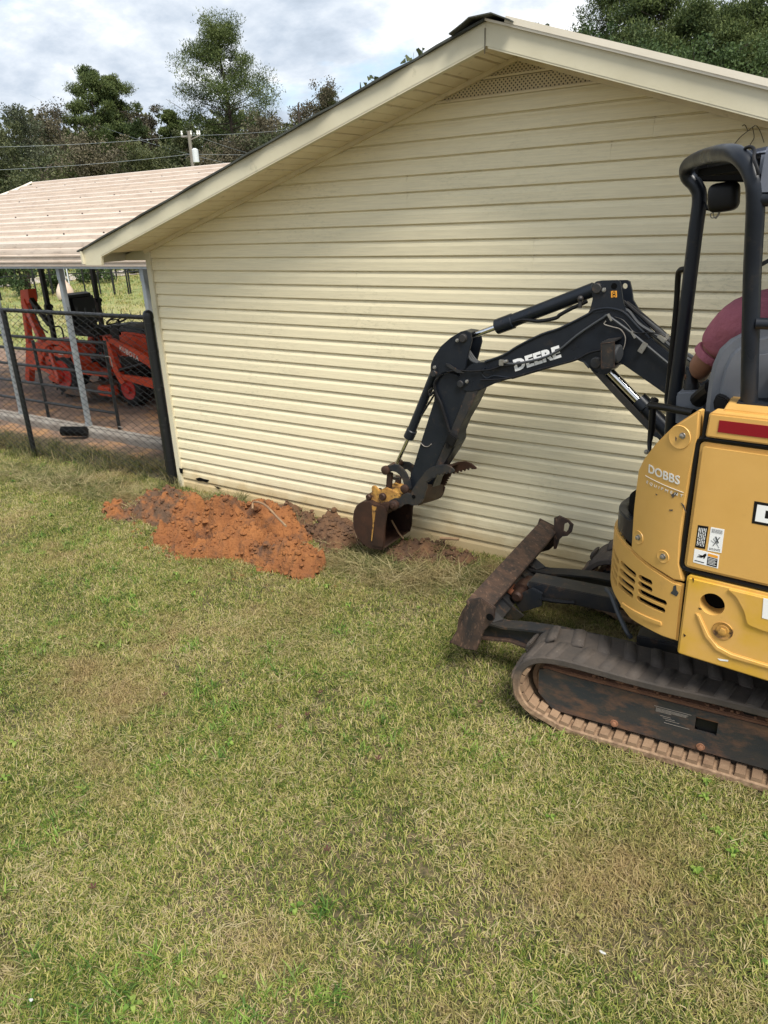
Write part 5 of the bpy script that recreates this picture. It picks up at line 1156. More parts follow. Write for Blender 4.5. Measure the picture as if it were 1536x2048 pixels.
# horizontal ribbed sheets: each lower edge laps over the next
ys=np.linspace(0,1,13)
slope=V(0,YR-YN,ZR_-ZN); L=slope.length; un=V(0,-(ZR_-ZN),YR-YN).normalized(); us=slope.normalized()
nsh=4; 
for half in (0,1):
    for k in range(nsh):
        a=L*k/nsh; b=L*(k+1)/nsh+.02
        prof2=[]; t=a; 
        while t<b-1e-6:
            for (dt,h) in ((0,.0),(.018,.038),(.058,.038),(.076,0),(.140,.0),(.150,.010),(.162,.010),(.172,0)):
                if t+dt<b: prof2.append((t+dt,h))
            t+=.2335*L/ (L)
        prof2.append((b,0))
        vs=[]
        for s_ in (0,1):
            for (t,h) in prof2:
                hh=h+.026*(1-(t-a)/(b-a))
                p=V(0,YN,ZN)+us*t+un*hh
                if half: p=V(0,2*YR-p.y,p.z)
                vs.append(V(XA if s_==0 else XB,p.y,p.z))
        n=len(prof2); lo=[v-V(0,0,.012) for v in vs]; 
        m=MB(); fs=[(i,i+1,n+i+1,n+i) for i in range(n-1)]+[(2*n+i,3*n+i,3*n+i+1,2*n+i+1) for i in range(n-1)]+[(0,n,3*n,2*n),(n-1,3*n-1,4*n-1,2*n-1)]+[(i,2*n+i,2*n+i+1,i+1) for i in range(n-1)]+[(n+i,n+i+1,3*n+i+1,3*n+i) for i in range(n-1)]
        m.add(vs+lo,fs); mk('roof_sheet',m,'carport_roof',cp_,sharp=20)
# rolled vertical edge sheet along the near eave
m=MB(); pr=[(0,ZN+.015),(-.03,ZN-.0),(-.04,ZN-.03),(-.04,ZN-.06),(-.052,ZN-.068),(-.052,ZN-.082),(-.04,ZN-.09),(-.04,ZN-.125),(-.052,ZN-.133),(-.052,ZN-.147),(-.04,ZN-.155),(-.04,ZN-.19),(-.02,ZN-.19),(-.02,ZN-.03),(0,ZN-.02)]
n=len(pr); vs=[(XA,YN+y,z) for y,z in pr]+[(XB,YN+y,z) for y,z in pr]; m.add(vs,[(i,n+i,n+(i+1)%n,(i+1)%n) for i in range(n)]+[tuple(range(n)),tuple(range(2*n-1,n-1,-1))]); mk('eave_sheet',m,'carport_roof',cp_,sharp=20)
m=MB(); m.box(((XA+XB)/2,YN+.0,ZN-.205),(XB-XA+.01,.05,.022)); mk('eave_tube',m,'galv',cp_)
m=MB(); m.box((XB+.03,YN-.02,ZN-.12),(.05,.16,.07)); mk('end_flashing',m,'white',cp_)
# ragged flashing on the left gable end
m=MB(); pts=[]; 
for i in range(17):
    t=L*i/16; p=V(XA-.03,YN,ZN)+us*t+un*(.03+.012*random.random()); pts.append(p)
m.tube(pts,.018,6); mk('rake_flashing',m,'roof_cream',cp_)
scr=MB()
for k in range(4):
    for i in range(9): 
        x_=XA+.35+i*.75+(.2 if k%2 else 0); p=V(x_,YN,ZN)+us*(L*(k+.55)/4)+un*.025; scr.ball(p,.012,4)
mk('roof_screw',scr,'chip',cp_,kind='stuff')
for x_ in (-9.72,-8.27,-6.80): 
    for y_ in (5.63,11.1):
        if y_>6 and x_<-9: continue
        m=MB(); m.box((x_,y_,.98),(.057,.057,2.02)); pp=mk('carport_post',m,'galv',cp_,bevel=.004)
        m=MB(); m.box((x_,y_,1.92),(.066,.066,.16)); mk('post_sleeve',m,'galv',pp,bevel=.003); m=MB(); m.box((x_,y_,.06),(.064,.064,.12)); mk('post_foot',m,'galv',pp,bevel=.003)
for x_ in (-12.4,-11.15):
    m=MB(); m.box((x_,5.63,.98),(.057,.057,2.02)); mk('carport_post',m,'galv',cp_,bevel=.004)
m=MB(); m.box((-9.2,5.63,.035),(6.6,.075,.07)); mk('base_rail',m,'concrete',cp_,bevel=.004)
sb=MB(); sb.box((-9.2,5.53,.0),(6.7,.13,.12)); mk('concrete_kerb',sb,'concrete',kind='structure',bevel=.008)
# black corrugated pipe scrap by the post
m=MB(); a=at(127,875,Y=5.3);a.z=.07; b=at(172,860,Y=5.42); b.z=.075; d=b-a; n=22; pts=[];rr=[]
for i in range(n): 
    for s_ in (.048,.060,.060,.048): pts.append(a+d*((i+(.0,.3,.6,.9)[len(rr)%4])/n)); rr.append(s_)
m.tube(pts,rr,14); 
tag(mk('corrugated_pipe',m,'black',sharp=50),'short length of black corrugated pipe lying by the foot of the middle grey carport post','pipe')
# ------------------------------------------------------------------ tractor with loader and backhoe
tr=thing('compact_tractor','orange-red compact tractor with front loader, mower deck and folded backhoe parked under the carport','tractor',(-9.7,7.35,0))
yn,yf=6.80,7.85
def wheel(x,y,r,w,rim,sgn,lugs):
    m=MB(); m.lathe(V(x,y-w/2*1,r),(0,1,0),[(0,r*.62),(0,r*.86),(w*.1,r*.96),(w*.2,r),(w*.8,r),(w*.9,r*.96),(w,r*.86),(w,r*.62)],32); ty=mk('tyre',m,'tyre',tr,sharp=50)
    g=MB()
    for i in range(lugs):
        a=2*PI*i/lugs
        for sd_ in (0,1):
            aa=a+(PI/lugs if sd_ else 0); c=V(x+math.cos(aa)*r*1.0,y-w*.25+sd_*w*.5,r+math.sin(aa)*r*1.0); 
            rm=Matrix.Rotation(-aa,3,'Y')@Matrix.Rotation(R(35 if sd_ else -35),3,'X'); g.box(c,(.03,w*.55,.028),rm=rm)
    mk('tyre_tread',g,'tyre',ty,kind='stuff')
    m=MB(); m.lathe(V(x,y-w/2-.012,r),(0,1,0),[(.008,r*.20),(.008,r*.48),(0,r*.56),(0,r*.63),(.02,r*.64)],28); m.lathe(V(x,y-w/2+.05,r),(0,1,0),[(0,.01),(0,r*.45),(.02,r*.60),(.12,r*.6)],28); mk('wheel_rim',m,'rim_red',tr)
    m=MB(); m.lathe(V(x,y-w/2-.035,r),(0,1,0),[(0,.03),(.0,.05),(.05,.06)],14); mk('wheel_hub',m,'rim_red',tr)
fx,rx=-8.93,-10.42
wheel(fx,yn+.12,.235,.20,.1,1,16); wheel(fx,yf-.12,.235,.20,.1,1,16); wheel(rx,yn+.14,.335,.26,.17,1,18); wheel(rx,yf-.14,.335,.26,.17,1,18)
def TB(name,c,d,mt,bev=.01,rm=None): m=MB(); m.box(c,d,rm=rm); return mk(name,m,mt,tr,bevel=bev)
def TPp(name,pts,y,th,mt,bev=.006): m=MB(); m.prism([V(x,y,z) for x,z in pts],(0,th,0)); return mk(name,m,mt,tr,bevel=bev)
# chassis, hood, fenders, floor
TB('chassis',(-9.6,7.32,.42),(1.7,.34,.22),'black'); TB('front_axle',(fx,7.32,.27),(.1,.85,.09),'black'); TB('rear_axle',(rx,7.32,.35),(.2,.8,.2),'black')
TPp('hood',[(-9.30,.55),(-9.30,.98),(-9.0,1.0),(-8.45,.93),(-8.28,.85),(-8.25,.55)],7.06,.54,'tractor_red',.04)
TB('hood_side',(-8.8,7.33,.60),(1.0,.58,.1),'black'); TB('dash',(-9.42,7.33,.95),(.26,.44,.24),'black',.03)
TPp('hood_cover',[(-9.32,1.0),(-9.2,1.09),(-8.75,1.06),(-8.6,.98)],7.06,.5,'grey_plastic',.03)
for y in (yn-.02,yf-.26): 
    TPp('fender',[(-10.82,.60),(-10.74,.80),(-10.55,.86),(-10.25,.86),(-10.08,.76),(-9.98,.50),(-10.05,.50),(-10.14,.70),(-10.28,.79),(-10.52,.79),(-10.68,.73),(-10.76,.58)],y,.28,'tractor_red',.01)
TPp('floor_plate',[(-10.0,.50),(-9.93,.42),(-9.35,.42),(-9.22,.50),(-9.20,.47),(-9.33,.385),(-9.95,.385),(-10.04,.47)],yn-.02,1.08,'tractor_red',.004)
# seat, steering wheel
TPp('seat_back',[(-10.52,.95),(-10.60,1.42),(-10.52,1.50),(-10.34,1.46),(-10.30,1.0)],7.12,.44,'black',.04)
TB('seat_cushion',(-10.2,7.34,.93),(.48,.44,.12),'black',.03)
m=MB(); c=V(-9.58,7.33,1.12); ax=V(-.45,0,.9).normalized(); u=ax.orthogonal().normalized(); w=ax.cross(u); m.tube([c+(u*math.cos(t)+w*math.sin(t))*.17 for t in np.linspace(0,2*PI,25)],.014,8); m.cyl(c,c-ax*.25,.02,8)
for t in (0,2.1,4.2): m.cyl(c,c+(u*math.cos(t)+w*math.sin(t))*.17,.008,6)
mk('steering_wheel',m,'black',tr)
for dy in (.05,.12): 
    m=MB(); m.tube([V(-9.5,yn+dy,.6),V(-9.55,yn+dy,1.0),V(-9.58,yn+dy-.03,1.12)],.01,6); m.ball(V(-9.58,yn+dy-.03,1.13),.025,6); mk('control_lever',m,'black',tr)
# roll bar with its hinge knobs
for y in (yn+.12,yf-.05):
    m=MB(); m.box((-10.62,y,1.35),(.075,.055,1.9)); rp=mk('roll_bar_post',m,'black',tr,bevel=.005)
    m=MB(); m.box((-10.62,y,1.30),(.10,.07,.12)); m.cyl(V(-10.60,y-.06,1.32),V(-10.60,y+.06,1.32),.03,12); mk('roll_bar_hinge',m,'black',rp,bevel=.005)
m=MB(); m.box((-10.62,(yn+yf)/2+.03,2.28),(.075,.95,.055)); mk('roll_bar_top',m,'black',tr)
# mower deck
TPp('mower_deck',[(-9.95,.10),(-9.92,.20),(-9.75,.27),(-9.35,.27),(-9.18,.18),(-9.16,.10)],yn-.06,1.25,'deck_grey',.02)
TB('deck_chute',(-9.30,yn-.05,.20),(.3,.16,.14),'tractor_red',.02)
TPp('deck_flap',[(-10.15,.12),(-9.95,.22),(-9.6,.26),(-9.5,.10)],yn-.22,.02,'deck_grey',.003)
# loader: uprights, arms, brace, bucket
for y in (yn-.03,yf-.06):
    TPp('loader_upright',[(-9.26,.97),(-9.14,.98),(-9.06,.60),(-8.98,.42),(-8.93,.34),(-9.02,.30),(-9.10,.40),(-9.20,.62)],y,.08,'tractor_red')
    la=TPp('loader_arm',[(-9.22,.98),(-9.16,.90),(-8.40,.62),(-7.98,.34),(-7.90,.40),(-8.32,.74),(-8.60,.84)],y+.0,.06,'tractor_red')
    m=MB(); m.cyl(V(-9.05,y+.03,.50),V(-8.35,y+.03,.66),.028,12); mk('loader_cylinder',m,'black',tr)
    TPp('loader_brace',[(-9.02,.45),(-9.0,.38),(-8.35,.30),(-8.2,.36),(-8.2,.48),(-8.4,.44)],y+.01,.05,'tractor_red')
text_quad('maker_lettering','KUBOTA',V(-8.92,yn-.0315,.795),V(-8.55,yn-.0315,.665),V(-8.90,yn-.0315,.865),(0,-1,0),.001,'white_worn',tr,bold=.02,space=1.1)
m=MB(); m.prism([V(-8.05,yn-.25,z_) if False else V(x,yn-.2,z_) for x,z_ in ((-8.0,.05),(-8.05,.5),(-7.98,.56),(-7.9,.2),(-7.45,.06),(-7.45,.03))],(0,1.45,0)); mk('loader_bucket',m,'tractor_red',tr,bevel=.006)
# backhoe: frame, stabiliser, boom folded up, dipper, bucket
bx_=-11.0
TB('backhoe_frame',(-10.95,7.33,.48),(.25,.7,.3),'tractor_red',.01); TB('backhoe_step',(-10.85,yn+.15,.72),(.5,.25,.12),'tractor_red',.02)
def BM(name,a,b,w,h,mt='tractor_red',up=(0,1,0)): m=MB(); m.beam(a,b,w,h,up=up); return mk(name,m,mt,tr,bevel=.006)
# boom: from slew post up to the peak, dipper back down
A_=at(96,705,Y=6.98); B_=at(60,618,Y=7.15); C_=at(48,590,Y=7.15); D_=at(66,740,Y=7.15)
BM('backhoe_boom',A_,at(62,628,Y=7.1),.10,.11); BM('backhoe_boom_tip',at(64,632,Y=7.1),at(50,600,Y=7.1),.12,.11)
TPp('boom_head',[(at(42,580,Y=7.08).x,at(42,580,Y=7.08).z),(at(58,578,Y=7.08).x,at(58,578,Y=7.08).z),(at(62,604,Y=7.08).x,at(62,604,Y=7.08).z),(at(55,610,Y=7.08).x,at(55,610,Y=7.08).z),(at(44,605,Y=7.08).x,at(44,605,Y=7.08).z)],7.06,.14,'tractor_red')
BM('backhoe_dipper',at(50,606,Y=7.12),at(60,690,Y=7.12),.085,.09); BM('dipper_cylinder',at(62,598,Y=7.02),at(100,650,Y=7.0),.07,.07,'black'); 
BM('backhoe_post',at(62,690,Y=7.12),at(60,760,Y=7.12),.11,.11)
m=MB(); m.prism([at(x,y,Y=6.95) for x,y in ((50,688),(78,688),(86,715),(78,742),(60,740),(54,715))],(0,.3,0)); mk('backhoe_bucket',m,'tractor_red',tr,bevel=.01)
BM('stabiliser_arm',at(98,690,Y=6.85),at(120,760,Y=6.75),.08,.07); BM('stabiliser_arm',at(70,725,Y=7.0),at(112,748,Y=6.8),.08,.07)
m=MB(); m.prism([at(x,y,Y=6.75) for x,y in ((96,752),(112,748),(122,756),(116,768),(100,760))],(0,.16,0)); mk('stabiliser_pad',m,'tractor_red',tr)
m=MB(); m.prism([at(x,y,Y=6.8) for x,y in ((104,694),(120,690),(132,698),(140,715),(118,718),(106,712))],(0,.5,0)); mk('rear_cover',m,'tractor_red',tr,bevel=.02)
text_quad('model_lettering','22',at(117,709,Y=6.795),at(127,710,Y=6.795),at(117,702,Y=6.795),(0,-1,0),.001,'white_worn',tr,bold=.02)
for pts in ([(78,612),(92,640),(100,655),(118,690)],[(60,600),(80,650),(95,665)],[(104,655),(122,655),(130,690)]):
    m=MB(); m.tube([at(x,y,Y=7.0) for x,y in pts],.012,6,smooth=True); mk('hydraulic_hose',m,'rubber_hose',tr)
# ------------------------------------------------------------------ field behind: corral posts, bag, hoops
def far_post(px,top,bot,r,grp,label):
    b=at(px,bot,Z=0); h=at(px+(bot-top)*.0+0,top,Y=b.y).z; 
    m=MB(); m.cyl(V(b.x,b.y,-.1),V(b.x,b.y,max(h,.8)),r,8); o=mk('corral_post',m,'fence_black'); tag(o,label,'post',grp); return b
cf=thing('pipe_corral','dark pipe corral fence standing across the far grass field','fence',tuple(at(200,590,Z=0)))
cor=[(2,600),(40,595),(75,597),(107,592),(172,590),(202,590),(230,590),(258,588),(262,588),(290,585),(318,583)]
prev=None; hh=1.45
for i,(x_,y_) in enumerate(cor):
    b=at(x_,y_,Z=0)
    m=MB(); m.cyl(V(b.x,b.y,-.1),V(b.x,b.y,hh+(.15 if i%2 else 0)),.03 if i%3 else .042,8); mk('corral_post',m,'fence_black',cf)
    if prev is not None:
        for z_ in (hh-.1,.8): 
            m=MB(); m.cyl(V(prev.x,prev.y,z_),V(b.x,b.y,z_),.018,6); mk('corral_rail',m,'fence_black',cf)
    prev=b
cf2=thing('field_fence','thin dark wire fence posts farther back beside the gravel road','fence',tuple(at(200,560,Z=0)))
for i,x_ in enumerate(range(-30,310,24)):
    b=at(x_,566-.03*x_,Z=0); m=MB(); m.cyl(V(b.x,b.y,-.1),V(b.x,b.y,1.6),.035,6); mk('wire_post',m,'fence_black',cf2)
    if i: 
        for z_ in (1.5,.9): m=MB(); m.cyl(V(pb_.x,pb_.y,z_),V(b.x,b.y,z_),.015,5); mk('fence_wire',m,'fence_black',cf2)
    pb_=b
b=at(133,600,Z=0); m=MB(); s_=(b-V(0,0,0)).length/1500
pr=[(a*.72,b_*.62) for a,b_ in [(0,.02),(.02,.42),(.25,.50),(.5,.46),(.75,.32),(.95,.14),(1.05,.06),(1.1,.1),(1.12,.01)]]
m.lathe(b,(0,0,1),pr,18); tag(mk('bulk_bag',m,'bulk_bag',sharp=60),'tied pale bulk sack standing in the field between the tractor parts','sack')
for x_,wd_ in ((126,'leftmost'),(131,'second from the left'),(137,'third from the left'),(143,'rightmost')):
    b=at(x_,592,Z=0); m=MB(); m.tube([b,b+V(0,0,1.5),b+V(.12,0,1.75),b+V(.28,0,1.6)],.022,8,smooth=True); tag(mk('hooped_post',m,'pole_grey'),wd_+' of the four pale hooped pipe posts behind the bulk sack','post','hooped pipe posts in the field')
# ------------------------------------------------------------------ trees, pole, wires
def leaves(cent,rad,count,size,seed,flat=.8,aspect=.5,up=0.):
    r=np.random.default_rng(seed); n=sum(count); C=np.repeat(np.array(cent),count,axis=0); Rr=np.repeat(np.array(rad),count)
    d=r.normal(size=(n,3)); d/=np.linalg.norm(d,axis=1)[:,None]; rr=r.random(n)**.45; P=C+d*(rr*Rr)[:,None]*np.array([1,1,flat])
    u=r.normal(size=(n,3))+d*.8; u[:,2]+=up; u/=np.linalg.norm(u,axis=1)[:,None]; w=np.cross(u,r.normal(size=(n,3))); w/=np.linalg.norm(w,axis=1)[:,None]
    s=size*(.6+.8*r.random(n))[:,None]; v=np.stack([P-w*s*aspect,P+w*s*aspect,P+w*s*aspect*.3+u*s,P-w*s*aspect*.3+u*s],1).reshape(-1,3)
    f=np.arange(n*4).reshape(-1,4); return v,f
def leaf_obj(name,v,f,mt,parent,kind=None):
    o0=np.array(wpos(parent)) if parent is not None else np.zeros(3)
    me=bpy.data.meshes.new(name); me.from_pydata((v-o0).tolist(),[],f.tolist()); me.materials.append(MT[mt]); o=bpy.data.objects.new(name,me); COL.objects.link(o)
    if parent is not None: o.parent=parent
    if kind: o['kind']=kind
    return o
def tree(px,top,D,kind,wpx,label,mt=None,seed=0,group=None,bottom=.0):
    r=random.Random(seed*31+int(px)); ry=ray(px,top); h=math.hypot(ry[0],ry[1]); base=V(ry[0]/h*D,ry[1]/h*D,0); Ht=H+ry[2]/h*D; W_=wpx/1500*D/2
    t=thing(kind+'_tree',label,'tree',tuple(base),group)
    cent=[];rad=[];tk=MB()
    lean=V(r.uniform(-.03,.03)*Ht,r.uniform(-.03,.03)*Ht,0)
    def axis(f): return base+V(0,0,Ht*f)+lean*f*f+V(.15*math.sin(f*7+seed),.15*math.cos(f*5+seed),0)*1
    top_f=.97 if kind=='pine' else .80
    r0=Ht*.013+.06; fr=np.linspace(0,top_f,12); tk.tube([axis(f) for f in fr],[r0*(1-f*.85) for f in fr],8)
    if kind=='pine':
        n=int(42+Ht*1.3); lo=.34
        for i in range(n):
            f=lo+(1-lo)*(i+.5)/n; az=r.uniform(0,2*PI); env=(1-((f-lo)/(1-lo))**2.2)*.9+.22; env*=r.choice((.55,.75,.95,1.1))
            Lb=W_*env; a=axis(f*.97); tip=a+V(math.cos(az)*Lb,math.sin(az)*Lb,Lb*r.uniform(.05,.5)); mid=a.lerp(tip,.5)-V(0,0,Lb*.06)
            tk.tube([a,mid,tip],[max(.03,r0*.28*(1-f)+.03),.035,.015],5)
            for j in range(r.randint(4,6)):
                q=a.lerp(tip,r.uniform(.45,1.05))+V(r.uniform(-1,1),r.uniform(-1,1),r.uniform(-.3,.7))*W_*.13; cent.append(tuple(q)); rad.append(W_*r.uniform(.12,.30))
        for j in range(6): cent.append(tuple(axis(.99)+V(r.uniform(-1,1),r.uniform(-1,1),r.uniform(-1.2,.2))*W_*.2)); rad.append(W_*.15)
        v,f=leaves(cent,rad,[150]*len(cent),max(.16,D/1500*2.9),seed+1,flat=.72,aspect=.2,up=.9); m_=mt or 'pine_leaf'
    else:
        n=26
        for i in range(n):
            f=r.uniform(.15,.8); az=r.uniform(0,2*PI); env=math.sin(PI*min(1,max(0,(f-.02)/.98)))**.6*r.choice((.6,.8,1.,1.05)); Lb=W_*env
            a=axis(f); tip=a+V(math.cos(az)*Lb,math.sin(az)*Lb,Ht*r.uniform(.04,.20)); tip.z=min(tip.z,Ht*.93); mid=a.lerp(tip,.5)+V(0,0,.05*Lb)
            tk.tube([a,mid,tip],[max(.03,r0*.35*(1-f)+.03),.04,.015],5)
            for j in range(r.randint(5,8)):
                q=a.lerp(tip,r.uniform(.3,1.1))+V(r.uniform(-1,1),r.uniform(-1,1),r.uniform(-.6,1))*W_*.22; q.z=min(q.z,Ht*.97); cent.append(tuple(q)); rad.append(W_*r.uniform(.12,.26))
        v,f=leaves(cent,rad,[95]*len(cent),max(.13,D/1500*2.1),seed+1,flat=.85,aspect=.42); m_=mt or 'oak_leaf'
    mk('trunk',tk,'bark',t,sharp=60); leaf_obj('crown',v,f,m_,t); return t
L_=[ # px, top, D, kind, width px, label, material
(15,222,74,'broadleaf',150,'grey-green broadleaf tree at the far left edge above the carport','grey_leaf'),
(105,180,78,'broadleaf',150,'thinning brown-leaved tree left of the leaning pines','brown_leaf'),
(178,135,80,'pine',105,'pine with spreading top between the brown tree and the shorter pine','pine_leaf'),
(228,152,82,'pine',95,'shorter bushy pine right beside the spreading-topped pine','pine_leaf'),
(276,195,86,'broadleaf',70,'sparse small tree in the gap left of the small round pine','brown_leaf'),
(342,222,84,'pine',66,'small slim pine just left of the tall lone pine','pine_leaf'),
(385,250,80,'broadleaf',80,'low dark green tree behind the utility pole','oak_leaf'),
(440,42,84,'pine',185,'tallest pine, standing alone above the carport ridge','pine_leaf'),
(520,212,78,'broadleaf',110,'olive brown tree at the foot of the tallest pine','brown_leaf'),
(592,132,84,'broadleaf',135,'tall bare-topped brown tree right of the tallest pine','brown_leaf'),
(655,175,86,'pine',60,'narrow dark pine where the roof edge meets the sky','pine_leaf'),
(688,178,90,'broadleaf',60,'small tree just showing over the left roof slope','oak_leaf'),
(60,285,66,'broadleaf',170,'dark green undergrowth tree low at the left','oak_leaf'),
(185,280,66,'broadleaf',180,'brownish undergrowth tree under the leaning pines','brown_leaf'),
(300,282,66,'broadleaf',150,'dull green undergrowth tree left of the utility pole','oak_leaf'),
(440,268,68,'broadleaf',150,'grey-brown scrubby tree right of the utility pole','brown_leaf'),
(560,240,68,'broadleaf',160,'dark scrubby tree close above the building roof','oak_leaf'),
(-60,240,70,'broadleaf',150,'green tree cut by the left edge of the picture','oak_leaf'),
(1062,38,80,'broadleaf',50,'twiggy treetop just right of the ridge cap','grey_leaf'),
(1120,28,70,'broadleaf',130,'open grey-green tree at the left end of the right-hand woods','grey_leaf'),
(1172,22,66,'broadleaf',120,'olive tree leaning into the pines over the right roof slope','oak_leaf'),
(1245,-50,66,'pine',190,'tall open-limbed pine second from the left in the right-hand woods','pine_leaf'),
(1325,-40,64,'pine',200,'broad tall pine in the middle of the right-hand woods','pine_leaf'),
(1402,5,62,'pine',180,'pine with a dip in the skyline to its left','pine_leaf'),
(1478,8,60,'pine',190,'round-topped pine near the right edge','pine_leaf'),
(1560,15,60,'pine',190,'pine cut by the right edge of the picture','pine_leaf'),
(1140,50,58,'broadleaf',150,'low leafy tree resting on the skyline of the roof, left one','bush_leaf'),
(1270,55,56,'broadleaf',190,'low leafy tree behind the middle of the right roof slope','bush_leaf'),
(1400,60,54,'broadleaf',190,'low leafy tree behind the lower right roof slope','bush_leaf'),
(1520,70,53,'broadleaf',190,'low leafy tree at the far right behind the roof','bush_leaf'),
]
for i,a in enumerate(L_): tree(a[0],a[1],a[2],a[3],a[4],a[5],a[6],seed=i+3)
# woods behind, one mass
r=np.random.default_rng(5); cent=[];rad=[]
for px in range(-160,1800,22):
    for k in range(7):
        D=r.uniform(92,108); ry=ray(px+r.uniform(-11,11),200); h=math.hypot(ry[0],ry[1]); el=.118 if px<760 else .185
        z=H+D*el*r.random()*.85*(1+.12*math.sin(px*.03)); cent.append((ry[0]/h*D,ry[1]/h*D,z)); rad.append(r.uniform(1.8,3.4))
v,f=leaves(cent,rad,[60]*len(cent),.55,77,aspect=.5); leaf_obj('far_woodland',v,f,'oak_leaf',None,'stuff')
# bushes in the field
def bush(px,bot,top,wpx,label,seed,mt='bush_leaf'):
    b=at(px,bot,Z=0); D=math.hypot(b.x,b.y); hh_=D*(bot-top)/1500*1.08; w=D*wpx/1500/2; r=random.Random(seed)
    t=thing('bush',label,'bush',tuple(b)); m=MB()
    for i in range(7): m.tube([b,b+V(r.uniform(-.4,.4)*w,r.uniform(-.4,.4)*w,hh_*.6)],[.05,.02],5)
    mk('stem',m,'bark',t); cent=[];rad=[]
    for i in range(46): 
        a=r.uniform(0,2*PI); q=r.random()**.6; z=r.uniform(.12,.92); cent.append((b.x+math.cos(a)*q*w*.85,b.y+math.sin(a)*q*w*.85,hh_*z*(1-.25*q))); rad.append(w*r.uniform(.16,.3))
    v,f=leaves(cent,rad,[60]*46,D/1500*3,seed,aspect=.4); leaf_obj('foliage',v,f,mt,t)
bush(60,592,512,90,'large dark green bush seen under the carport left of the first roll bar post',3)
bush(120,588,520,60,'dark bush behind the hooped pipe posts',4)
bush(195,566,515,80,'round bush seen between the grey post and the tractor roll bar',5)
bush(10,576,520,50,'bush at the left picture edge beyond the corral',6)
bush(262,548,505,60,'far bush under the eave of the gabled building',8,'oak_leaf')
# utility pole
pb=at(385,470,Z=-3); D=62.; ry=ray(377,262); h=math.hypot(ry[0],ry[1]); base=V(ry[0]/h*D,ry[1]/h*D,0); topz=H+ry[2]/h*D
up=thing('utility_pole','weathered wooden utility pole with a grey transformer can above the carport roof','utility pole',tuple(base))
m=MB(); m.tube([base,base+V(0,0,topz)],[.16,.12],10); mk('pole',m,'wood_pole',up)
q=base+V(0,0,topz-1.9)
s_=V(ry[1]/h,-ry[0]/h,0)
m=MB(); m.lathe(q+s_*.28-V(0,0,.18),(0,0,1),[(0,.20),(.03,.24),(.85,.24),(.88,.20),(.95,.08)],16); mk('transformer',m,'pole_grey',up)
m=MB(); m.beam(base+V(0,0,topz-.35)-s_*.55,base+V(0,0,topz-.35)+s_*.2,.1,.12); m.beam(base+V(0,0,topz-.6),base+V(0,0,topz-.3)+s_*.75,.07,.07); mk('cross_arm',m,'wood_pole',up)
for d in (-.5,.15,.6,.75): m=MB(); m.lathe(base+V(0,0,topz-.28)+s_*d,(0,0,1),[(0,.05),(.1,.08),(.15,.05),(.3,.07)],10); mk('insulator',m,'white',up)
def wire(a,b,sag,label,r=.009):
    m=MB(); pts=[a.lerp(b,t)-V(0,0,sag*4*t*(1-t)) for t in np.linspace(0,1,20)]; m.tube(pts,r,5); tag(mk('power_line',m,'galv',sharp=0),label,'power line','power lines crossing in front of the trees')
def dirp(px,py,D): ry=ray(px,py); h=math.hypot(ry[0],ry[1]); return V(ry[0]/h*D,ry[1]/h*D,H+ry[2]/h*D)
pt=base+V(0,0,topz); 
wire(dirp(-60,295,58),pt-V(0,0,.3),.15,'upper power line running from the left edge up to the pole top')
wire(dirp(-60,342,58),base+V(0,0,topz-1.5),.15,'lower power line running from the left edge to the pole transformer')
wire(pt-V(0,0,.3),dirp(760,232,70),.3,'power line from the pole top towards the building roof')
wire(base+V(0,0,topz-1.5),dirp(760,290,70),.3,'power line from the pole transformer behind the roof')
wire(dirp(60,190,90),dirp(470,330,60),.6,'thin line sloping down from upper left across the brown tree')
wire(dirp(390,270,62),dirp(520,312,66),.1,'short drop line falling right from the pole')
wire(dirp(1420,148,50),dirp(1600,172,50),.1,'thin line just above the right roof edge')
